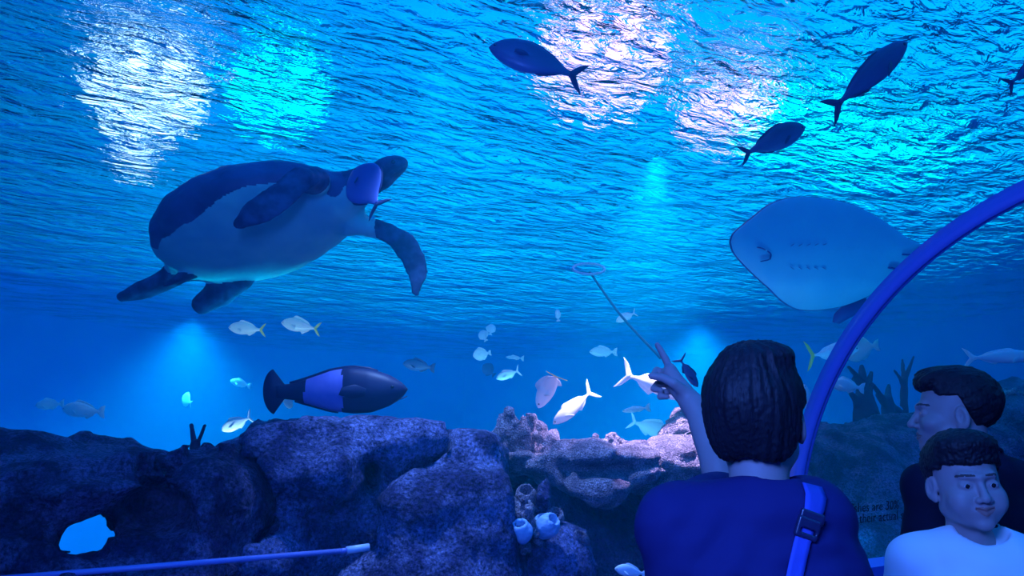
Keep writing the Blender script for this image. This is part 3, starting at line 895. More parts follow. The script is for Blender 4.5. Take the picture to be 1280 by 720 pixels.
def fish(name, px, py, Y, L_px, ang, kind, body_m, fin_m, label, tail='fork', yaw=0, roll=0, bend=0, tail_m=None, group=None, parts=True, tail_w=1.0, dors=1.0, pect=True, eye=True):
    M = frame(px, py, Y, ang, yaw, roll)
    d = np.linalg.norm(np.array(M.translation) - CAM)
    L = L_px * d / F / max(math.cos(math.radians(yaw)), .35)
    V, Fc = loft(fish_body(kind))
    V = bend_pts(V, bend) * L
    o = mesh_obj(name, V, Fc, body_m); fix_normals(o)
    o.matrix_world = M
    tag(o, label, 'fish', group)
    xs, t, b, w_ = KINDS_F[kind]
    tm = tail_m or fin_m
    def add(nm, out, m, th=.010, y=0.0, tilt=None):
        V, Fc = fin(out, th, y)
        if tilt is not None:
            piv, R = tilt; V = (V - piv) @ R.T + piv
        f = mesh_obj(nm, bend_pts(V, bend) * L, Fc, m, o); fix_normals(f)
    r = .03 * tail_w
    if tail == 'fork':
        q = .19 * tail_w
        add('tail_fin', [(-.37, .02), (-.42, .035), (-.50, q * .72), (-.585, q), (-.53, q * .45), (-.478, 0), (-.53, -q * .45), (-.585, -q), (-.50, -q * .72), (-.42, -.035), (-.37, -.02)], tm)
    elif tail == 'soft':
        q = .15 * tail_w
        add('tail_fin', [(-.37, .03), (-.45, q * .8), (-.54, q), (-.52, 0), (-.54, -q), (-.45, -q * .8), (-.37, -.03)], tm)
    else:
        q = .15 * tail_w
        an = np.linspace(-1.1, 1.1, 13)
        add('tail_fin', [(-.36, .035)] + [(-.40 - .115 * math.cos(x_) * tail_w, -q * math.sin(-x_) * 1.0) for x_ in an[::-1]] + [(-.36, -.035)], tm, .016)
    tz = lambda x: np.interp(.5 - (x + .08) / .84 if False else (.42 - x) / .84, xs, t)
    bz = lambda x: np.interp((.42 - x) / .84, xs, b)
    xs_d = np.linspace(.18, -.28, 9)
    hgt = np.array([.0, .05, .055, .045, .04, .036, .034, .03, .0]) * dors
    add('dorsal_fin', [(x_, tz(x_) - .02) for x_ in xs_d[::-1]] + [(x_ - .03, tz(x_) - .005 + h_) for x_, h_ in zip(xs_d, hgt)], fin_m)
    xa = np.linspace(-.06, -.29, 6); ha = np.array([0, .055, .045, .036, .03, 0]) * dors
    add('anal_fin', [(x_, -bz(x_) + .02) for x_ in xa[::-1]] + [(x_ - .03, -bz(x_) + .005 - h_) for x_, h_ in zip(xa, ha)], fin_m)
    if pect:
        for s_ in (-1, 1):
            wv = np.interp(.3, xs, w_) * s_
            R = rotm('Z', -s_ * .5) @ rotm('Y', -.35)
            add('pectoral_fin', [(.16, .012), (.10, .028), (.02, .02), (-.03, -.005), (.05, -.03), (.15, -.02)], fin_m, .008, wv * .95, (np.array([.16, wv, 0]), R))
    if eye:
        for s_ in (-1, 1):
            xe = .36; ww = np.interp((.42 - xe) / .84, xs, w_) * s_
            a = np.linspace(0, 2 * PI, 10, endpoint=False)
            V, Fc = loft([np.stack([xe + .014 * k_ * np.cos(a), np.full(10, ww + s_ * z_), .02 + .014 * k_ * np.sin(a)], 1) for k_, z_ in ((.3, .006), (.9, .003), (1, -.004))])
            f = mesh_obj('eye', bend_pts(V, bend) * L, Fc, M_eye, o); fix_normals(f)
    return o

# dark fish high in the water
fish('dark_fish', 662, 74, 2.45, 122, 162, 'bream', M_dark, M_darkfin, 'highest dark fish, swimming left with its tail by the pink lamp glints', tail='fork', roll=-18, bend=.25, dors=.35, tail_w=.95)
fish('dark_fish', 1092, 90, 2.5, 118, 42, 'jack', M_dark, M_darkfin, 'dark fish rising steeply to the right at the upper right', tail='fork', roll=-20, dors=.4, tail_w=.8)
fish('dark_fish', 972, 174, 3.15, 84, 24, 'bream', M_dark, M_darkfin, 'dark fish heading right just above the dark ripples left of the cyan lamp', tail='fork', roll=-15, dors=.4, tail_w=.8)
fish('dark_fish', 1290, 82, 2.5, 60, 40, 'jack', M_dark, M_darkfin, 'dark fish cut off by the upper right edge', roll=-15, dors=.4)
# big two-tone fish over the flat rock
def big_fish():
    M = frame(428, 488, 3.05, 1.0, 0, 0)
    d = np.linalg.norm(np.array(M.translation) - CAM); L = 188 * d / F
    V, Fc = loft(fish_body('hump', m=60, n=30)); V = np.asarray(V)
    V[:, 0] *= 1.0
    cx = V[[f[0] for f in Fc], 0] if False else np.array([V[list(f)].mean(0) for f in Fc])
    lim = -.02 + .05 * np.cos(cx[:, 2] * 9)
    mi = np.where((cx[:, 0] < lim) & (cx[:, 0] > -.235 + .2 * cx[:, 2]), 1, 0)
    o = mesh_obj('large_wrasse', V * L, Fc, [M_black, M_band], mi=mi); fix_normals(o); o.matrix_world = M
    tag(o, 'big dark fish with a violet band, hovering over the flat rock', 'fish')
    def add(nm, out, m, th=.012, y=0, rot=None):
        V, Fc = slab(out, th, (0, y, 0), (1, 0, 0), (0, 0, 1))
        if rot is not None: V = (V - rot[0]) @ rot[1].T + rot[0]
        fix_normals(mesh_obj(nm, V * L, Fc, m, o))
    an = np.linspace(-1.35, 1.35, 19)
    add('tail_fin', [(-.37, .045)] + [(-.425 - .085 * math.cos(x), .148 * math.sin(x)) for x in an[::-1]] + [(-.37, -.045)], M_black, .02)
    xs = np.linspace(.24, -.33, 12)
    T = lambda x: np.interp((.42 - x) / .84, *KINDS_F['hump'][:2])
    add('dorsal_fin', [(x, T(x) - .03) for x in xs[::-1]] + [(x - .01, T(x) + .012) for x in xs], M_black)
    B = lambda x: np.interp((.42 - x) / .84, KINDS_F['hump'][0], KINDS_F['hump'][2])
    xs = np.linspace(-.02, -.30, 9)
    add('anal_fin', [(x, -B(x) + .03) for x in xs[::-1]] + [(x - .01, -B(x) - .010) for x in xs], M_black)
    for s_ in (-1, 1):
        add('pectoral_fin', [(.17, .02), (.10, .05), (.02, .035), (0, -.01), (.08, -.04), (.16, -.03)], M_black, .01, s_ * .088, (np.array([.17, s_ * .088, 0]), rotm('Z', -s_ * .25)))
    a = np.linspace(0, 2 * PI, 12, endpoint=False)
    for s_ in (-1, 1):
        V, Fc = loft([np.stack([.33 + .011 * k * np.cos(a), np.full(12, s_ * (.060 + z)), .025 + .011 * k * np.sin(a)], 1) for k, z in ((.3, .008), (.9, .005), (1, -.01))])
        fix_normals(mesh_obj('eye', V * L, Fc, M_eye, o))
    V, Fc = tube([np.array([.415, .0, -.045]), np.array([.385, -.035, -.055]), np.array([.355, -.052, -.062])], .003, 6)
    fix_normals(mesh_obj('mouth', V * L, Fc, M_eye, o))
big_fish()

# mid-water pale fish
fish('small_fish', 305, 411, 5.6, 44, 176, 'bream', M_silver, M_palefin, 'pale striped fish swimming left under the turtle, left one of that pair', tail_m=M_yellow, roll=6, bend=.1)
fish('small_fish', 372, 407, 5.6, 48, 170, 'bream', M_silver, M_palefin, 'pale striped fish swimming left under the turtle, right one of that pair', tail_m=M_yellow, roll=6, bend=.15, dors=1.2)
fish('small_fish', 293, 531, 4.6, 40, 205, 'bream', M_white, M_palefin, 'bright pale fish with raised forked tail above the left ledge', tail_w=1.3, bend=.5)
fish('small_fish', 361, 503, 4.4, 22, 250, 'bream', M_white, M_palefin, 'tiny pale fish heading down under the big dark fish tail', yaw=50)
fish('small_fish', 101, 513, 5.6, 48, 176, 'bream', M_silver, M_palefin, 'pale cyan fish over the left ledge, right one of the two', tail='soft', roll=0)
fish('small_fish', 60, 506, 6.6, 32, 184, 'bream', M_silver, M_palefin, 'dimmer pale fish over the left ledge, left one of the two', tail='soft')
fish('small_fish', 233, 500, 9, 18, 160, 'disc', M_silver, M_palefin, 'faint tiny fish far off above the X-shaped twig coral', yaw=40)
fish('small_fish', 299, 479, 9, 26, 165, 'bream', M_silver, M_palefin, 'faint fish far off left of the big dark fish tail', tail='soft')
fish('small_fish', 521, 457, 6.5, 42, 172, 'bream', M_dark, M_darkfin, 'dim dusky fish swimming left just above the big dark fish snout', tail='soft')
fish('small_fish', 601, 443, 7, 24, 190, 'disc', M_silver, M_palefin, 'round cyan fish left of the white fish with raised tail', tail='soft')
fish('small_fish', 604, 419, 7.5, 15, 120, 'disc', M_silver, M_palefin, 'tiny cyan fish, lower of the two stacked ones under the ripples', yaw=40, tail='soft')
fish('small_fish', 614, 411, 7.5, 14, 80, 'disc', M_silver, M_palefin, 'tiny cyan fish, upper of the two stacked ones under the ripples', yaw=40, tail='soft')
fish('small_fish', 697, 393, 7, 16, 95, 'bream', M_silver, M_palefin, 'lone tiny cyan fish among the ripples left of the hoop pole', yaw=30, tail='soft')
fish('small_fish', 633, 469, 5.6, 32, 200, 'bream', M_white, M_palefin, 'pale fish with raised tail, above and left of the curled white fish', bend=.3, tail_w=1.3)
fish('small_fish', 642, 447, 8, 24, 175, 'slim', M_silver, M_palefin, 'faint slim fish between the round cyan fish and the ripples', tail='soft')
fish('small_fish', 610, 462, 8, 20, 140, 'disc', M_dark, M_darkfin, 'faint dusky little fish under the round cyan fish', yaw=30, tail='soft')
fish('white_fish', 686, 483, 4.0, 66, 246, 'jack', M_white, M_palefin, 'curled white fish heading down over the lilac knobby coral', tail_m=M_yellow, bend=-2.2, yaw=38, tail_w=.9, dors=1.2)
fish('white_fish', 714, 512, 4.2, 68, 220, 'jack', M_white, M_palefin, 'white forked-tail fish diving left behind the knobby coral', bend=.5, tail_w=1.2, roll=12)
fish('small_fish', 781, 397, 5.6, 28, 205, 'bream', M_white, M_palefin, 'bright fish crossing the hoop pole below the ring', tail_m=M_palefin, tail_w=1.1)
fish('small_fish', 752, 440, 7, 36, 180, 'bream', M_silver, M_palefin, 'cyan fish facing left under the ripples right of centre', tail='soft')
fish('white_fish', 828, 484, 4.0, 96, -18, 'jack', M_white, M_palefin, 'white-tailed fish heading right, its head behind the raised forearm', tail_w=1.1, roll=-10, bend=-.2)
fish('small_fish', 793, 512, 5.2, 36, 188, 'slim', M_silver, M_palefin, 'cyan leaf-shaped fish above the lit shelf', tail='soft', dors=.6)
fish('small_fish', 818, 537, 6.5, 58, -20, 'bream', M_silver, M_palefin, 'dim bluish fish behind the crusty coral strip', tail='fork')
fish('dark_fish', 862, 468, 3.4, 44, -58, 'jack', M_dark, M_darkfin, 'dark fish seen tail first behind the pointing hand', tail='fork', tail_w=1.3)
fish('small_fish', 1046, 440, 4.6, 62, 8, 'jack', M_silver, M_palefin, 'yellow-tailed fish passing behind the tunnel rib', tail_m=M_yellow, tail_w=1.5)
fish('small_fish', 1072, 436, 6.4, 46, 190, 'disc', M_silver, M_palefin, 'hazy pale fish just right of the tunnel rib', tail='soft', dors=.5)
fish('small_fish', 1055, 482, 5.2, 44, 172, 'bream', M_silver, M_palefin, 'bright cyan fish between the rib and the stubby dark coral', tail='soft')
fish('small_fish', 1008, 498, 4.8, 40, 100, 'jack', M_silver, M_palefin, 'pale fish glimpsed between the pointing man head and the rib', tail='soft')
fish('small_fish', 1256, 446, 4.4, 76, 2, 'slim', M_silver, M_palefin, 'slim pale blue fish facing right at the right edge', tail='fork', tail_w=.75, dors=.5)
fish('small_fish', 786, 714, 2.75, 40, 170, 'bream', M_silver, M_palefin, 'cyan fish at the bottom edge left of the pointing man', tail='soft')
fish('small_fish', 1262, 92, 2.5, 8, 30, 'bream', M_silver, M_palefin, 'tiny pale fish near the upper right edge', tail='soft')

# lilac fish in front of the turtle's neck
fish('lilac_fish', 456, 232, 2.85, 70, 126, 'disc', two_tone('lilac_fish_skin', (.06, .09, .34), (.15, .18, .50), -.05, .10), M_darkfin,
     'lilac flat-bodied fish hovering in front of the turtle neck', yaw=35, roll=10, tail='fork', dors=.3, tail_w=1.2)

# ---------------------------------------------------------------- sea turtle
def turtle():
    Yd = 3.1; c0 = at(325, 283, Yd); d0 = np.linalg.norm(c0 - CAM); s = d0 / F
    def W(px, py, dz=0.0):         # local metres: x right, y depth, z up in the turtle's own object frame
        return np.array([(px - 325) * s, dz, (283 - py) * s])
    a = math.radians(16.5); g = math.radians(31)
    Fw = np.array([math.cos(a), 0, math.sin(a)]); n = np.array([-math.sin(a), 0, math.cos(a)]); D = np.array([0, 1.0, 0])
    up = math.sin(g) * D + math.cos(g) * n; lat = -math.cos(g) * D + math.sin(g) * n
    R = np.stack([Fw, lat, up], 1)
    cen = W(322, 283)
    def blade(P, pts, wid, th, nrm):
        """flipper: flattened tapered chain"""
        wid = np.interp(np.linspace(0, len(pts) - 1, (len(pts) - 1) * 4 + 1), range(len(pts)), wid); pts = bez(pts, 4)
        nrm = np.asarray(nrm, float); nrm /= np.linalg.norm(nrm)
        q = P + 0
        k = np.array(1.0 / th)
        # squash space along the blade normal
        out = None
        for i in range(len(pts) - 1):
            A = P3(pts[i]); dd = (P - A) @ P3(nrm)
            Q = P + P3(nrm) * (dd * (k - 1))[..., None]
            B = P3(pts[i + 1]); dB = float((B - A) @ P3(nrm)); Bq = B + P3(nrm) * (dB * (k - 1))
            e = cap(Q, A, Bq, wid[i], wid[i + 1]) * th * 1.6
            out = e if out is None else np.minimum(out, e)
        return out
    fl_near = [W(400, 238, -.30), W(386, 254, -.37), W(364, 274, -.41), W(342, 290, -.41)]
    fl_far = [W(450, 284, .05), W(476, 290, .09), W(495, 308, .11), W(505, 333, .12), W(504, 360, .12)]
    rr1 = [W(236, 326, .10), W(205, 343, .10), W(178, 358, .08), W(152, 367, .06)]
    rr2 = [W(290, 346, .12), W(262, 362, .14), W(240, 376, .14)]
    tail = [W(240, 338, .02), W(216, 352, -.02)]
    nk = [W(415, 252, -.02), W(445, 236, -.03), W(468, 226, -.03)]
    def parts(P):
        q = (P - P3(cen)) @ P3(R)
        # egg-shaped plan narrowing to the tail, domed back, flat belly
        x = q[..., 0] / .445
        wv = .335 * (1 - .13 * x - .14 * np.maximum(-x, 0) ** 2)
        top = ln(np.stack([q[..., 0] / .445, q[..., 1] / wv, q[..., 2] / .205], -1)) - 1
        bot = ln(np.stack([q[..., 0] / .445, q[..., 1] / wv, q[..., 2] / .135], -1)) - 1
        sh = np.where(q[..., 2] > 0, top, bot) * .17
        return sh
    def f(P):
        d = parts(P)
        d = smin(d, cap(P, nk[0], nk[1], .105, .068), .05)
        d = smin(d, cap(P, nk[1], nk[2], .066, .056), .03)
        hR = np.stack([np.array([math.cos(.32), 0, math.sin(.32)]), D, np.array([-math.sin(.32), 0, math.cos(.32)])], 1)
        d = smin(d, ell(P, W(478, 216, -.03), (.078, .058, .050), hR), .025)
        d = smin(d, ell(P, W(490, 211, -.03), (.040, .036, .030), hR), .015)
        d = smin(d, cap(P, W(404, 238, -.20), fl_near[0], .060, .040), .03)
        d = smin(d, blade(P, fl_near, (.052, .060, .052, .030), .18, (.35, -.85, .35)), .010)
        d = smin(d, cap(P, W(430, 276, .04), fl_far[0], .07, .036), .03)
        d = smin(d, blade(P, fl_far, (.040, .048, .054, .050, .026), .22, (.15, 1, .1)), .012)
        d = smin(d, blade(P, rr1, (.050, .048, .046, .024), .40, (.2, 1, .6)), .03)
        d = smin(d, cap(P, W(262, 318, .06), rr1[0], .07, .05), .05)
        d = smin(d, blade(P, rr2, (.048, .062, .046), .34, (-.2, 1, .3)), .03)
        d = smin(d, cap(P, tail[0], tail[1], .03, .010), .02)
        return d
    det = lambda P: .0035 * fbm(P, 12, 3)
    M_back = mat('turtle_carapace', (.035, .06, .16), .5, .4, noise=(6, (.07, .10, .24), .35, .65), bump=(14, .3, .01))
    M_bel = mat('turtle_plastron', (.25, .75, .62), .6, .3, noise=(5, (.16, .58, .56), .35, .65), bump=(10, .2, .006))
    M_skin = mat('turtle_skin', (.02, .04, .10), .6, .3, noise=(16, (.05, .10, .20), .4, .6), bump=(30, .4, .006))
    def mi(C):
        q = (C - cen) @ R
        sh = parts(C.astype(np.float32)) < .012
        m = np.where(sh, np.where(q[:, 2] > -.012 - .05 * (np.abs(q[:, 1]) > .1) + .02 * np.sin(q[:, 0] * 9), 0, 1), 2)
        neckbelly = (m == 2) & (C[:, 0] > cen[0] + .25) & (C[:, 0] < cen[0] + .50) & (q[:, 2] < -.03) & (np.abs(q[:, 1]) < .2)
        m[neckbelly] = 1
        return m
    lo = W(135, 395, -.55) - .03; hi = W(525, 195, .5) + .04
    V, Fq = surf(f, np.minimum(lo, hi), np.maximum(lo, hi), .007, det, .06)
    C = V[Fq].mean(1)
    o = mesh_obj('sea_turtle', V, Fq, [M_back, M_bel, M_skin], mi=mi(C))
    M = Matrix(((CR[0], CD[0], CU[0], c0[0]), (CR[1], CD[1], CU[1], c0[1]), (CR[2], CD[2], CU[2], c0[2]), (0, 0, 0, 1)))
    o.matrix_world = M
    tag(o, 'large sea turtle swimming up to the right, pale belly towards the viewer', 'turtle')
    a_ = np.linspace(0, 2 * PI, 12, endpoint=False)
    e = W(486, 213, -.03) + np.array([0, -.055, .008])
    V, Fc = loft([np.stack([e[0] + .009 * k * np.cos(a_), np.full(12, e[1] - z), e[2] + .009 * k * np.sin(a_)], 1) for k, z in ((.3, .006), (.9, .003), (1, -.012))])
    fix_normals(mesh_obj('eye', V, Fc, M_eye, o))
turtle()

# ---------------------------------------------------------------- stingray
def stingray():
    out = [(922, 303), (927, 292), (949, 274), (971, 258), (999, 250), (1030, 251), (1067, 259), (1099, 276), (1127, 297), (1148, 309), (1139, 325), (1117, 344), (1092, 366),
           (1064, 380), (1024, 384), (996, 375), (967, 356), (942, 334), (926, 316)]
    Yd = 3.9; c0 = at(1030, 314, Yd); d0 = np.linalg.norm(c0 - CAM); s = d0 / F
    pts = bez([np.array([(x - 1030) * s, 0, (314 - y) * s]) for x, y in out] + [np.array([(922 - 1030) * s, 0, (314 - 303) * s])], 5)[:-1]
    cx = np.array([-.01, 0, .0])
    rings = []
    S = [.02, .2, .4, .6, .75, .87, .95, .985, 1.0]
    def curl(q, sgn, t):
        # wings arch away from the viewer towards upper and lower rim, belly nearly flat
        dz = .35 * np.abs(q[:, 2]) ** 1.6 + .04 * np.abs(q[:, 0])
        low = np.clip(-q[:, 2] - .20, 0, 1) * 1.2
        return q + np.array([0, 1, 0]) * (dz + low + sgn * t)[:, None]
    for k in S: rings.append(curl(cx + (pts - cx) * k, -1, .055 * math.sqrt(max(1 - k * k, 0)) + 0))
    for k in S[::-1][1:]: rings.append(curl(cx + (pts - cx) * k, 1, .11 * math.sqrt(max(1 - k * k, 0))))
    V, Fc = loft(rings)
    C = np.array([V[list(f)].mean(0) for f in Fc])
    n = len(pts); nb = (len(S) - 1) * n
    mi = np.array([0 if i < (len(S) - 2) * n else 1 for i in range(len(Fc))]); mi[-2] = 0
    M_bel = mat('ray_belly', (.10, .50, .62), .55, .3, noise=(4, (.14, .60, .66), .3, .7), bump=(8, .15, .01))
    M_bk = mat('ray_back', (.03, .05, .20), .5, .4)
    o = mesh_obj('stingray', V, Fc, [M_bel, M_bk], mi=mi); fix_normals(o)
    o.matrix_world = Matrix(((CR[0], CD[0], CU[0], c0[0]), (CR[1], CD[1], CU[1], c0[1]), (CR[2], CD[2], CU[2], c0[2]), (0, 0, 0, 1)))
    tag(o, 'broad stingray seen from below, pale belly crossed by the tunnel rib', 'stingray')
    def W(px, py): 
        q = np.array([[(px - 1030) * s, 0, (314 - py) * s]]); 
        kk = min(.9, np.linalg.norm(q - cx) / .55)
        return curl(q, -1, .055 * math.sqrt(1 - kk * kk) + .004)[0]
    def strip(nm, pp, r, m):
        V, Fc = tube(bez([W(*p_) for p_ in pp], 5), r, 8, .5); fix_normals(mesh_obj(nm, V, Fc, m, o))
    strip('mouth', [(962, 314), (966, 318), (965, 324)], .008, M_bk)
    strip('nostril', [(951, 310), (956, 311), (960, 313)], .007, M_bk)
    strip('nostril', [(955, 326), (960, 325), (964, 324)], .007, M_bk)
    M_sl = mat('gill_slit', (.10, .2, .36), .6, .2)
    for i in range(5):
        strip('gill_slit', [(988 + 9 * i, 309 - i * .4), (992 + 9 * i, 306)], .004, M_sl)
        strip('gill_slit', [(988 + 9 * i, 332 + i * .3), (992 + 9 * i, 335)], .004, M_sl)
    strip('vent', [(1102, 333), (1108, 334), (1113, 335)], .012, M_bk)
    strip('clasper', [(1118, 318), (1130, 318), (1142, 317)], .010, M_bk)
    # pelvic fin and tail
    for nm, pl in (('pelvic_fin', [(1096, 366), (1076, 374), (1062, 388), (1060, 398), (1068, 400), (1086, 390), (1104, 372)]), ('pelvic_fin', [(1120, 300), (1140, 302), (1152, 296), (1150, 312), (1132, 318)])):
        P_ = np.array([((x - 1030) * s, (314 - y) * s) for x, y in pl])
        V, Fc = slab(P_, .02, (0, .22, 0), (1, 0, 0), (0, 0, 1)); fix_normals(mesh_obj(nm, V, Fc, M_bk, o))
    V, Fc = tube(bez([W(1128, 312) + np.array([0, .1, 0]), W(1150, 314) + np.array([0, .1, 0]), np.array([.68, .3, .0]), np.array([.85, .5, -.03])], 6), [.035] * 3 + list(np.linspace(.033, .006, 16)), 10)
    fix_normals(mesh_obj('tail', V, Fc, M_bk, o))
stingray()

# ---------------------------------------------------------------- hoop on a long pole
def hoop():
    M_h = mat('pole_paint', (.04, .06, .18), .5, .3); M_r = mat('hoop_ring', (.35, .6, .8), .4, .4)
    top = at(737, 340, 5.4); bot = at(826, 448, 4.9); mid = at(776, 394, 5.2)
    root = empty('hoop_pole', top)
    V, Fc = tube(bez([top, mid, bot], 8), .009, 10); fix_normals(mesh_obj('pole', np.asarray(V) - top, Fc, M_h, root))
    c = at(736, 336, 5.45); a = np.linspace(0, 2 * PI, 49)
    ux = np.array([1.0, 0, 0]); uy = CU * .36 + CD * .93
    pts = [c + .118 * (math.cos(t) * ux + math.sin(t) * uy) for t in a[:-1]]
    rings = []
    for i, t in enumerate(a[:-1]):
        rd = math.cos(t) * ux + math.sin(t) * uy; nn = np.cross(ux, uy); b_ = np.linspace(0, 2 * PI, 8, endpoint=False)
        rings.append(pts[i] + .010 * (np.cos(b_)[:, None] * rd + np.sin(b_)[:, None] * nn))
    R = np.concatenate(rings) - top; n = 8; m = len(rings)
    Fc = [(i * n + j, i * n + (j + 1) % n, ((i + 1) % m) * n + (j + 1) % n, ((i + 1) % m) * n + j) for i in range(m) for j in range(n)]
    fix_normals(mesh_obj('ring', R, Fc, M_r, root))
    tag(root, 'long thin dark pole with a round hoop under the ripples, above the pointing hand', 'pole')
hoop()
# ================================================================ people
def skin_mat(name, col, lip, tex=120):
    m = mat(name, col, .5, .35, bump=(tex, .12, .002))
    return m
M_skin = skin_mat('skin', (.34, .25, .25), None)
M_lip = mat('lip_skin', (.30, .13, .12), .4, .4)
M_brow = mat('brow_hair', (.09, .06, .06), .8, .1)
M_ew = mat('eye_white', (.36, .36, .40), .3, .5)
M_iris = mat('iris', (.015, .01, .01), .1, .8)
M_nail = mat('nail', (.55, .42, .38), .3, .5)
def hair_mat():
    m = bpy.data.materials.new('black_hair'); m.use_nodes = True; nt = m.node_tree; N = nt.nodes.new; L = nt.links.new
    b = nt.nodes['Principled BSDF']; b.inputs['Base Color'].default_value = (.007, .007, .014, 1); b.inputs['Roughness'].default_value = .6
    b.inputs['Specular IOR Level'].default_value = .3
    tc = N('ShaderNodeTexCoord'); mp = N('ShaderNodeMapping'); mp.inputs['Scale'].default_value = (260, 260, 26)
    n = N('ShaderNodeTexNoise'); n.inputs['Scale'].default_value = 1; n.inputs['Detail'].default_value = 3
    L(tc.outputs['Object'], mp.inputs[0]); L(mp.outputs[0], n.inputs['Vector'])
    bp = N('ShaderNodeBump'); bp.inputs['Strength'].default_value = .5; bp.inputs['Distance'].default_value = .004
    L(n.outputs['Fac'], bp.inputs['Height']); L(bp.outputs[0], b.inputs['Normal'])
    return m
M_hair = hair_mat()

def cloth(name, col, rough=.85):
    m = mat(name, col, rough, .15, bump=(420, .15, .001)); return m
M_navy = cloth('navy_cotton', (.018, .018, .10)); M_blk = cloth('black_cotton', (.010, .010, .03)); M_pale = cloth('pale_cotton', (.80, .82, .84))
M_pants = cloth('dark_trousers', (.02, .02, .05)); M_shoe = mat('dark_shoe', (.03, .03, .04), .5, .4)
M_strap = cloth('blue_webbing', (.06, .09, .42), .6); M_buckle = mat('buckle', (.02, .02, .06), .3, .6)

# head frame: x to the person's left... symmetric; +y = where the face looks; origin between the ears at eye height
def head_sdf(P, jaw=1.0, cheek=1.0, nose=1.0, neck=True, kid=0.0, smile=0.0, traps=True):
    X = P.copy(); X[..., 0] = np.abs(X[..., 0])       # symmetric half
    d = ell(P, (0, -.016, .040), (.077, .097, .084))
    d = smin(d, ell(P, (0, .022, -.028), (.066 + .004 * kid, .070, .082)), .03)
    d = smin(d, ell(P, (0, .038, -.074), (.046 * jaw, .050, .038)), .022)
    d = smin(d, ell(X, (.040, .0, -.062), (.030 * jaw, .045, .030)), .02)
    d = smin(d, ell(P, (0, .078, -.098), (.020, .015, .014)), .018)
    d = smin(d, ell(X, (.040 * cheek, .060, -.028), (.026 * cheek, .026, .022)), .018)
    if kid: d = smin(d, ell(X, (.042, .058, -.050), (.024, .028, .024)), .02)
    d = smin(d, cap(X, (0, .090, .020), (.034, .078, .024), .009, .010), .014)
    # sockets
    d = smax(d, -ell(X, (.031, .104, .001), (.021, .020, .0125)), .014)
    # eyelids
    d = smin(d, ell(X, (.031, .0775, .000), (.0165, .0115, .0115)), .006)
    # nose
    nb = .094 + .004 * nose
    d = smin(d, cap(P, (0, .088, .010), (0, nb + .010 * nose, -.030), .0065, .0105), .010)
    d = smin(d, ell(P, (0, nb + .011 * nose, -.034), (.0105, .010, .009)), .006)
    d = smin(d, ell(X, (.0125, nb - .001, -.037), (.0085, .010, .0075)), .006)
    d = smax(d, -ell(X, (.0065, nb + .006, -.0445), (.0042, .0055, .0045)), .003)
    # muzzle and lips
    d = smin(d, ell(P, (0, .070, -.062), (.030, .026, .022)), .014)
    sm = smile
    lipz = lambda x: 0
    d = smin(d, cap(X, (.0, .0945, -.0585), (.022, .083, -.0625 + .010 * sm), .0050, .0022), .004)
    d = smin(d, cap(X, (.0, .0935, -.0715), (.020, .083, -.0680 + .009 * sm), .0060, .0025), .004)
    d = smax(d, -cap(X, (.0, .1010, -.0648), (.026, .086, -.0645 + .011 * sm), .0026 + .0012 * sm, .0012), .003)
    # ears
    eR = rotm('Z', .45) @ rotm('X', -.15)
    eo = ell(X, (.083, -.012, -.010), (.0075, .019, .032), eR)
    eo = smin(eo, ell(X, (.079, -.006, -.036), (.006, .010, .012), eR), .006)
    eo = smax(eo, -ell(X, (.089, -.007, -.006), (.006, .0105, .020), eR), .004)
    eo = smin(eo, cap(X, (.082, -.010, -.012), (.083, -.016, .012), .0028), .004)
    d = smin(d, eo, .006)
    if neck:
        d = smin(d, cap(P, (0, -.026, -.05), (0, -.045, -.200), .054 - .006 * kid, .058 - .004 * kid), .022)
        if traps: d = smin(d, cap(X, (.02, -.03, -.16), (.09, -.045, -.235), .03, .03), .04)
        d = smin(d, cap(P, (0, .0, -.14), (0, -.01, -.21), .035, .05), .03)
    return d

def head_mi(C, sm=0.0):
    """0 skin, 1 lips, 2 brows"""
    x, y, z = np.abs(C[:, 0]), C[:, 1], C[:, 2]
    m = np.zeros(len(C), int)
    lip = (y > .078) & (x < .023) & (np.abs(z + .065 - sm * .010 * (x / .022) ** 1.2) < .0100 * (1 - (x / .027) ** 2) + .001)
    m[lip] = 1
    br = (y > .062) & (x > .012) & (x < .050) & (np.abs(z - (.0245 + .10 * (x - .012) - 3.2 * np.maximum(x - .032, 0) ** 2 * 6)) < .0028 - .03 * np.maximum(x - .04, 0))
    m[br] = 2
    return m

def place_mat(origin, yaw=0, pitch=0, roll=0, scale=1.0):
    """yaw 0: facing away from the camera (+Y); positive turns to the left"""
    return Matrix.Translation(Vector(origin)) @ Matrix.Rotation(yaw, 4, 'Z') @ Matrix.Rotation(pitch, 4, 'X') @ Matrix.Rotation(roll, 4, 'Y') @ Matrix.Scale(scale, 4)

def tf(M, V):
    A = np.array(M); return np.asarray(V) @ A[:3, :3].T + A[:3, 3]

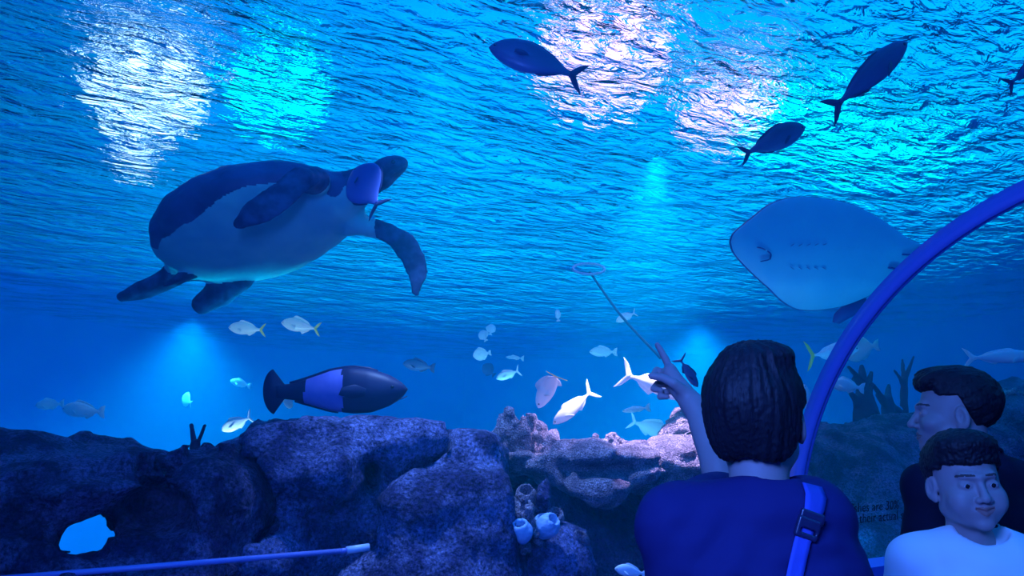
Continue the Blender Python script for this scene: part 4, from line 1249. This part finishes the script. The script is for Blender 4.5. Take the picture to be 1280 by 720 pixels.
def hair_sdf(style):
    def f(P):
        x, y, z = P[..., 0], P[..., 1], P[..., 2]
        ax = np.abs(x)
        if style == 'back':        # thick hair seen from behind, low nape
            d = ell(P, (0, -.022, .042), (.094, .116, .104))
            d = smin(d, ell(P, (0, -.055, -.015), (.080, .062, .085)), .03)
            d = smin(d, ell(P, (.02, -.02, .125), (.062, .07, .026)), .03)
            front = y - .060 + .0 * z
            low = -.066 - z + np.maximum(y + .03, 0) * 1.1 + .006 * np.cos(ax * 50)
            d = smax(d, front, .02); d = smax(d, low, .012)
            # clear of the ears
            d = smax(d, -ell(np.stack([ax, y, z], -1), (.104, .004, -.018), (.034, .036, .042)), .012)
        elif style == 'profile':   # short sides, full swept top with a fringe
            d = ell(P, (0, -.022, .044), (.086, .108, .094))
            top = ell(P, (0, .000, .096), (.070, .094, .042), rotm('X', .10))
            top = smin(top, ell(P, (0, .070, .086), (.058, .026, .022), rotm('X', -.5)), .02)
            sidecut = .020 - z + np.maximum(-(y) - .015, 0) * -1.5      # sides end above the ear, running down behind it
            line = z - (.052 - 1.0 * np.maximum(-y - .005, 0) * 2.0)
            d = smax(d, -(line), .01)
            d = smax(d, y - .052 + np.maximum(.06 - z, 0) * .35, .012)
            d = smax(d, -.070 - z, .01)
            d = smin(d, top, .018)
        else:                      # boy: short fuzzy crop, fringe straight across the forehead
            d = ell(P, (0, -.020, .046), (.090, .110, .092))
            d = smin(d, ell(P, (0, .030, .100), (.074, .066, .038)), .025)
            side = (.026 - z) + np.where(y < 0, y * 1.2 - .0, 0) * 1.0
            fringe = (.053 - z)
            lim = np.where(y > .035, fringe, np.where(y > -.004, .040 - z, .030 - z + (y + .004) * 2.6))
            d = smax(d, lim, .012)
            d = smax(d, -.062 - z, .01)
        # keep off the face
        return d
    return f

def hair_detail(style, amp=.006):
    amp0 = amp
    def g(P):
        amp = amp0; c = np.array([.0, -.03, .12]); q = P - c
        ph = np.arctan2(q[..., 0], -q[..., 1]); el_ = np.arctan2(np.sqrt(q[..., 0] ** 2 + q[..., 1] ** 2), q[..., 2] + .1)
        S = np.stack([ph * 7, el_ * 1.5, 0 * ph], -1).astype(np.float32)
        S2 = np.stack([ph * 22, el_ * 2.5, 0 * ph], -1).astype(np.float32)
        if style == 'boy':
            return .0028 * vnoise(P, 210, 3) + .002 * vnoise(P, 90, 1) + .002
        if style == 'profile':
            S = np.stack([P[..., 0] * 60, P[..., 1] * 25 + P[..., 2] * 60, P[..., 2] * 10], -1).astype(np.float32); S2 = S * 2.6; amp = .0032
        return amp * .8 * vnoise(S, 1) + amp * .6 * vnoise(S2, 1) + .0015 * vnoise(P, 200)
    return g

def finger_chain(P, pts, radii, k=.004):
    d = None
    for i in range(len(pts) - 1):
        e = cap(P, pts[i], pts[i + 1], radii[i], radii[i + 1])
        d = e if d is None else smin(d, e, .002)
    return d

def merge(parts):
    V = []; Fc = []; mi = []; n = 0
    for v, f, m in parts:
        V.append(np.asarray(v)); Fc += [tuple(int(i) + n for i in q) for q in f]; n += len(v)
        mi += list(np.broadcast_to(np.asarray(m), (len(f),)))
    return np.concatenate(V), Fc, np.array(mi, int)

def eyeballs(M, o, look=(0, 1, 0), closed=False):
    look = np.array(look, float); look /= np.linalg.norm(look)
    for s_ in (-1, 1):
        c = np.array([.031 * s_, .0768, -.0005])
        a = np.linspace(0, 2 * PI, 20, endpoint=False)
        s1 = np.cross(look, (0, 0, 1.0)); s1 /= np.linalg.norm(s1); u1 = np.cross(s1, look)
        rings = []; mi = []
        for k in np.linspace(.03, PI - .03, 14):
            rings.append(c + .0122 * (math.cos(k) * look + math.sin(k) * (np.cos(a)[:, None] * s1 + np.sin(a)[:, None] * u1)))
        V, Fc = loft(rings)
        mi = [1 if i < 20 * 2 else 0 for i in range(len(Fc))]; mi[-2] = 1
        e = mesh_obj('eye', tf(M, V), Fc, [M_ew, M_iris], o, mi=mi); fix_normals(e)

def carve_eyes(d, P):
    """almond openings in the lids"""
    X = P.copy(); X[..., 0] = np.abs(X[..., 0])
    return smax(d, -ell(X, (.0315, .0915, -.0005), (.0120, .008, .0022)), .0010)

def lower_body(hip, H=1.7, wid=1.0, yaw=0.0, waist=.95):
    """trousers and shoes standing on the floor; hip = (x, y)"""
    M = Matrix.Translation((hip[0], hip[1], 0)) @ Matrix.Rotation(yaw, 4, 'Z')
    k = H / 1.7
    def f(P):
        X = P.copy(); X[..., 0] = np.abs(X[..., 0]); X = X / k
        d = cap(X, (.085, 0, .86), (.095, .01, .48), .088 * wid, .062 * wid)
        d = smin(d, cap(X, (.095, .01, .48), (.10, -.01, .07), .060, .050), .02)
        d = smin(d, ell(X, (0, 0, .92), (.165 * wid, .115, .13)), .05)
        d = smax(d, X[..., 2] - waist, .01); d = smax(d, .05 - X[..., 2], .01)
        return d * k
    V, Fq = surf(f, (-.26 * k, -.2, 0), (.26 * k, .2, 1.1 * k), .012, lambda P: .004 * fbm(P, 9, 2), .05)
    def g(P):
        X = P.copy(); X[..., 0] = np.abs(X[..., 0]); X = X / k
        d = smin(cap(X, (.10, -.045, .045), (.105, .06, .04), .040, .042), cap(X, (.105, .06, .036), (.112, .15, .030), .042, .030), .02)
        d = smin(d, cap(X, (.10, -.01, .05), (.10, -.01, .10), .04, .04), .02)
        return smax(d, .004 - X[..., 2], .004) * k
    Vs, Fs = surf(g, (-.22, -.14, -.01), (.22, .24, .2), .008)
    return tf(M, V), Fq, tf(M, Vs), Fs

# ---------------------------------------------------------------- the pointing man
def man_pointing():
    hc = at(947, 524, 1.45)
    MH = place_mat(hc, yaw=math.radians(-32), pitch=math.radians(8), scale=.97)
    fh = lambda P: head_sdf(P, traps=False)
    V1, F1 = surf(fh, (-.11, -.13, -.21), (.11, .13, .14), .004)
    V1 = tf(MH, V1)
    # raised left arm and pointing hand, in world space
    S = at(848, 658, 1.44); E = at(914, 622, 1.68); Wr = at(868, 508, 1.80)
    g = lambda px, py, Y=1.84: at(px, py, Y)
    K = [g(838, 462, 1.85), g(837, 470, 1.84), g(840, 478, 1.835), g(846, 486, 1.83)]
    def arm(P):
        d = smin(cap(P, S, E, .050, .042), cap(P, E, Wr, .043, .026), .02)
        d = smin(d, ell(P, E * .72 + Wr * .28, (.034, .036, .055)), .02)
        # palm
        pc = (Wr + sum(K) / 4) / 2
        d = smin(d, cap(P, Wr, (K[0] + K[1]) / 2, .024, .019), .015)
        d = smin(d, cap(P, Wr, (K[2] + K[3]) / 2, .024, .018), .015)
        d = smin(d, cap(P, K[0], K[3], .0125, .0115), .012)
        d = smin(d, finger_chain(P, [K[0], g(832, 449, 1.87), g(826, 438, 1.885), g(821.5, 431, 1.895)], [.0105, .0090, .0080, .0068]), .006)
        d = smin(d, finger_chain(P, [K[1], g(821, 463, 1.87), g(817, 469, 1.85), g(825, 473, 1.835)], [.0105, .0095, .0085, .0075]), .004)
        d = smin(d, finger_chain(P, [K[2], g(822, 480, 1.865), g(817, 486, 1.845), g(826, 488, 1.83)], [.0100, .0092, .0082, .0072]), .004)
        d = smin(d, finger_chain(P, [K[3], g(829, 491, 1.855), g(825, 496, 1.835), g(834, 496, 1.825)], [.0092, .0082, .0074, .0066]), .004)
        d = smin(d, finger_chain(P, [g(858, 492, 1.80), g(842, 479, 1.79), g(828, 472, 1.80), g(814, 470, 1.81)], [.0150, .0125, .0098, .0082]), .010)
        return d
    allp = np.array([S, E, Wr] + K + [g(822, 430, 1.9), g(812, 470, 1.8)])
    V2, F2 = surf(arm, allp.min(0) - .07, allp.max(0) + .07, .0040)
    mi1 = np.zeros(len(F1), int)
    o_parts = [(V1, F1, 0), (V2, F2, 0)]
    # torso skin and right arm (mostly under the clothes)
    z0 = hc[2]
    def T(dx, dy, z): return np.array([hc[0] + dx, hc[1] + dy, z])
    Sr = at(1014, 648, 1.44); Er = Sr + np.array([.07, .04, -.30]); Wrr = Er + np.array([-.02, .12, -.24])
    def body(P):
        d = cap(P, T(-.015, -.02, z0 - .30), T(-.02, -.0, z0 - .62), .08, .10)
        d = smin(d, cap(P, S, Sr, .035, .035), .04)
        d = smin(d, cap(P, Sr, Er, .048, .038), .02); d = smin(d, cap(P, Er, Wrr, .037, .026), .02)
        hd = Wrr + np.array([0, .03, -.08])
        d = smin(d, cap(P, Wrr, hd, .024, .022), .015)
        for i in range(4):
            b_ = hd + np.array([.0, -.025 + .017 * i, -.01]); d = smin(d, finger_chain(P, [b_, b_ + np.array([-.006, .005, -.03]), b_ + np.array([-.018, .006, -.056])], [.010, .009, .0075]), .004)
        b_ = Wrr + np.array([-.01, .035, -.03]); d = smin(d, finger_chain(P, [b_, b_ + np.array([-.012, .03, -.03]), b_ + np.array([-.02, .035, -.055])], [.013, .011, .008]), .006)
        return d
    V3, F3 = surf(body, (min(S[0], Sr[0]) - .15, 1.2, z0 - .85), (Er[0] + .15, 1.75, z0 - .10), .008)
    o_parts.append((V3, F3, 0))
    V, Fc, mi = merge(o_parts)
    o = mesh_obj('person', V, Fc, [M_skin], mi=mi)
    tag(o, 'man in a navy t-shirt seen from behind, pointing up with his left hand', 'person')
    # hair
    V, Fq = surf(hair_sdf('back'), (-.13, -.16, -.13), (.13, .12, .18), .003, hair_detail('back', .0035), .03)
    h = mesh_obj('hair', tf(MH, V), Fq, M_hair, o)
    # shirt
    yc = hc[1] - .03
    def shirt(P):
        d = ell(P, T(-.02, -.02, z0 - .40), (.185, .125, .26))
        d = smin(d, ell(P, T(-.02, -.045, z0 - .30), (.19, .095, .13)), .05)
        d = smin(d, cap(P, T(-.025, -.050, z0 - .165), S + np.array([.0, .0, .000]), .060, .068), .04)
        d = smin(d, cap(P, T(.02, -.050, z0 - .165), Sr + np.array([-.01, 0, .000]), .060, .070), .04)
        d = smin(d, cap(P, S + np.array([-.006, -.01, -.03]), T(-.150, .0, z0 - .55), .066, .075), .03)
        d = smin(d, cap(P, T(-.02, -.01, z0 - .45), T(-.02, .0, z0 - .68), .165, .165) * 1.0, .05)
        # left sleeve up to just before the elbow, right sleeve hanging
        el_ = S + (E - S) * .72
        d = smin(d, cap(P, S, el_, .068, .066), .04)
        er_ = Sr + (Er - Sr) * .70
        d = smin(d, cap(P, Sr, er_, .066, .068), .04)
        d = smax(d, -cap(P, S + (E - S) * .76, E + (E - S) * .3, .055, .060), .01)
        d = smax(d, -cap(P, Sr + (Er - Sr) * .72, Er + (Er - Sr) * .3, .056, .062), .01)
        # neck opening
        nA = T(.004, -.035, z0 - .02)
        d = smax(d, -cap(P, nA, T(.004, -.018, z0 - .130), .058, .060), .006)
        return d
    def folds(P):
        q = P - P3(Sr)
        w1 = np.exp(-((q[..., 0] + .02) ** 2 + (q[..., 2] + .12) ** 2) / .018)
        a = q[..., 2] * 95 + q[..., 0] * 25 + 2.5 * vnoise(P, 9)
        q2 = P - P3(S); w2 = np.exp(-((q2[..., 0] - .05) ** 2 + (q2[..., 2] + .03) ** 2) / .012)
        return .0045 * w1 * np.sin(a) + .003 * w2 * np.sin(q2[..., 0] * 80 - q2[..., 2] * 60) + .006 * fbm(P, 7, 3) + .0025 * vnoise(P * np.array([1, 1, 2.2], np.float32), 20)
    V, Fq = surf(shirt, (S[0] - .16, 1.18, z0 - .84), (Er[0] + .16, 1.80, z0 - .08), .0055, folds, .03)
    sh = mesh_obj('t_shirt', V, Fq, M_navy, o)
    # collar ribbing
    # strap laid on the shirt back
    def full(P): return shirt(P) - folds(P)
    def hit(px, py):
        r = ray(px, py); r = r / np.linalg.norm(r)
        t = np.arange(1.0, 2.2, .002); P = (CAM + t[:, None] * r).astype(np.float32)
        d = full(P); i = np.argmax(d < .002); return P[i] if d.min() < .002 else None
    cen = [(1002, 592), (1014, 606), (1019, 620), (1017, 636), (1012, 650), (1006, 664), (1001, 680), (997, 698), (993, 716), (989, 736), (985, 760)]
    wid = [10, 12, 13, 12, 10, 10, 10, 10, 10, 10, 10]
    rows = []
    for (x, y), w_ in zip(cen, wid):
        row = [hit(x + w_ * k, y + w_ * .25 * k) for k in (-1, -.5, 0, .5, 1)]
        if any(q is None for q in row): continue
        rows.append(np.array(row))
    nrm = np.array([0, -1, .15])
    rows = [np.concatenate([q + nrm * .006, (q + nrm * .001)[::-1]]) for q in rows]
    V, Fc = loft(rows); st = fix_normals(mesh_obj('shoulder_strap', V, Fc, M_strap, o))
    bq = hit(1007, 660)
    def bkl(P):
        R = rotm('Y', .35)
        d = box(P, bq + np.array([0, -.008, 0]), (.020, .006, .018), R, .004)
        return smax(d, -box(P, bq + np.array([0, -.008, -.004]), (.013, .02, .004), R, .002), .001)
    V, Fq = surf(bkl, bq - .035, bq + .035, .0022); mesh_obj('strap_buckle', V, Fq, M_buckle, st)
    def kp(P): return box(P, hit(1013, 646) + np.array([0, -.007, 0]), (.021, .005, .010), rotm('Y', .35), .003)
    V, Fq = surf(kp, bq + np.array([-.04, -.03, -.02]), bq + np.array([.06, .03, .06]), .0022); mesh_obj('strap_keeper', V, Fq, M_buckle, st)
    # legs
    V, Fq, Vs, Fs = lower_body((hc[0] - .02, hc[1] - .02), H=1.70, wid=1.05)
    mesh_obj('trousers', V, Fq, M_pants, o); mesh_obj('shoes', Vs, Fs, M_shoe, o)
man_pointing()

def standing(name_label, hc, yaw_h, yaw_b, scale, style, shirt_m, H, kid=0.0, pitch=0, roll=0, look=(0, 1, 0), nose=1.0, jaw=1.0, smile=0, sh_w=.19, neck_r=.062, body_off=(0, 0), drop=.20):
    MH = place_mat(hc, yaw=yaw_h, pitch=pitch, roll=roll, scale=scale)
    V1, F1 = surf(lambda P: carve_eyes(head_sdf(P, kid=kid, nose=nose, jaw=jaw, smile=smile), P), (-.17, -.14, -.26), (.17, .13, .14), .0022)
    m1 = head_mi(V1[F1].mean(1), smile); V1 = tf(MH, V1)
    # body frame: origin at the neck root, +y = chest direction
    k = H / 1.7
    MB = Matrix.Translation(Vector((hc[0] + body_off[0], hc[1] + body_off[1], hc[2] - drop * scale))) @ Matrix.Rotation(yaw_b, 4, 'Z') @ Matrix.Scale(k, 4)
    def bodyf(P):
        X = P.copy(); X[..., 0] = np.abs(X[..., 0])
        d = cap(P, (0, -.01, -.17), (0, -.0, -.45), .09, .10)
        d = smin(d, cap(X, (0, -.03, -.03), (sh_w, -.02, -.060), .03, .036), .03)
        d = smin(d, cap(X, (sh_w, -.02, -.06), (sh_w + .045, -.03, -.34), .038, .036), .02)
        d = smin(d, cap(X, (sh_w + .045, -.03, -.34), (sh_w + .045, .06, -.58), .036, .025), .02)
        hd = np.array([sh_w + .04, .085, -.65])
        d = smin(d, cap(X, (sh_w + .045, .06, -.58), hd, .024, .021), .015)
        for i in range(4):
            b_ = hd + np.array([.0, -.022 + .017 * i, -.01]); d = smin(d, finger_chain(X, [b_, b_ + np.array([-.006, .005, -.03]), b_ + np.array([-.018, .006, -.054])], [.010, .009, .0075]), .004)
        b_ = hd + np.array([-.012, .02, .04]); d = smin(d, finger_chain(X, [b_, b_ + np.array([-.012, .03, -.03]), b_ + np.array([-.02, .035, -.055])], [.013, .011, .008]), .006)
        return d
    V2, F2 = surf(bodyf, (-.32, -.16, -.76), (.32, .20, .03), .0085)
    V, Fc, mi = merge([(V1, F1, m1), (tf(MB, V2), F2, 0)])
    o = mesh_obj('person', V, Fc, [M_skin, M_lip, M_brow], mi=mi)
    tag(o, name_label, 'person')
    eyeballs(MH, o, look)
    V, Fq = surf(hair_sdf(style), (-.13, -.16, -.10), (.13, .14, .17), .0028, hair_detail(style, .006), .03)
    mesh_obj('hair', tf(MH, V), Fq, M_hair, o)
    def shirt(P):
        X = P.copy(); X[..., 0] = np.abs(X[..., 0])
        d = ell(P, (0, 0, -.20), (.185, .125, .22))
        d = smin(d, cap(P, (0, 0, -.25), (0, .005, -.47), .155, .160), .05)
        d = smin(d, cap(X, (.045, -.025, -.012), (sh_w, -.02, -.060), .050, .060), .05)
        d = smin(d, cap(X, (sh_w, -.02, -.060), (sh_w + .035, -.028, -.24), .064, .068), .03)
        d = smax(d, -cap(X, (sh_w + .034, -.028, -.25), (sh_w + .05, -.03, -.50), .052, .058), .008)
        d = smin(d, cap(X, (0, .030, -.045), (.05, .010, -.035), .050, .055), .03)
        d = smax(d, -cap(P, (0, -.02, .12), (0, .008, .052), neck_r, neck_r + .002), .006)
        # ribbed collar ring
        q = P - P3((0, .000, .020)); R = rotm('X', -.42); q = q @ P3(R)
        rr = np.sqrt(q[..., 0] ** 2 + q[..., 1] ** 2) - (neck_r + .008)
        ring = np.sqrt(rr ** 2 + (q[..., 2] * .6) ** 2) - .006
        return smin(d, ring, .004)
    def folds(P): return .006 * fbm(P, 8, 3, 40 * kid) + .003 * np.sin(P[..., 0] * 60 + P[..., 2] * 40 + 3 * vnoise(P, 8)) * np.exp(-((np.abs(P[..., 0]) - .15) ** 2 + (P[..., 2] + .12) ** 2) / .01)
    V, Fq = surf(shirt, (-.33, -.20, -.64), (.33, .20, .10), .0055, folds, .03)
    mesh_obj('t_shirt', tf(MB, V), Fq, shirt_m, o)
    hipx = np.array(MB.translation)
    V, Fq, Vs, Fs = lower_body((hipx[0], hipx[1]), H=H, wid=1.0, yaw=yaw_b, waist=(hipx[2] - .50 * k) / k)
    mesh_obj('trousers', V, Fq, M_pants, o); mesh_obj('shoes', Vs, Fs, M_shoe, o)
    return o

# man in profile, facing left along the glass
standing('man in a black shirt in profile facing left, behind the boy', at(1192, 518, 2.15), math.radians(66), math.radians(15), .98, 'profile', M_blk, 1.70, look=(0, 1, .05), nose=1.15, sh_w=.185, pitch=math.radians(2), body_off=(.045, .0), drop=.145)
# boy
standing('boy in a pale t-shirt with cropped hair, smiling towards the right', at(1207, 604, 1.72), math.radians(171), math.radians(156), .84, 'boy', M_pale, 1.52, kid=1.0, look=(-.05, 1, -.08), nose=.8, jaw=1.05, smile=.8, sh_w=.15, neck_r=.058, roll=math.radians(3), body_off=(.015, -.015), drop=.150)

# ---------------------------------------------------------------- words on the acrylic
def words():
    M_ink = mat('dark_ink', (.01, .01, .03), .6, .2)
    for txt, px, py, h in (('fishes are 30%', 1062, 641, .052), ('of their actual size.', 1062, 655, .052)):
        # lies on the vault surface, just beyond the rib
        r = ray(px, py); best = None
        t = np.linspace(1.5, 5, 7000); Pq = CAM + t[:, None] * r
        n_ = (Pq[:, :2] - AX0) @ N2; z_ = Pq[:, 2] - ZC
        rad = np.where(z_ > 0, np.hypot(n_, z_), n_)
        i = np.argmax(rad > RT - .012); p = Pq[i]
        c = bpy.data.curves.new('lettering', 'FONT'); c.body = txt; c.size = h; c.extrude = .0006; c.align_x = 'LEFT'; c.space_character = 1.05
        tmp = bpy.data.objects.new('lettering', c); me = bpy.data.meshes.new_from_object(tmp); bpy.data.objects.remove(tmp)
        me.materials.clear(); me.materials.append(M_ink)
        o = bpy.data.objects.new('lettering', me); link(o)
        an = math.asin(min(max((p[2] - ZC) / RT, 0), 1))
        xa = np.array([A2[0], A2[1], 0]); za = np.array([-N2[0] * math.cos(an), -N2[1] * math.cos(an), -math.sin(an)]); ya = np.cross(za, xa)
        M = Matrix(((xa[0], ya[0], za[0], p[0]), (xa[1], ya[1], za[1], p[1]), (xa[2], ya[2], za[2], p[2]), (0, 0, 0, 1)))
        o.matrix_world = M
        tag(o, 'dark printed line reading about %s on the acrylic' % ('thirty percent' if '30' in txt else 'actual size'), 'lettering')
words()
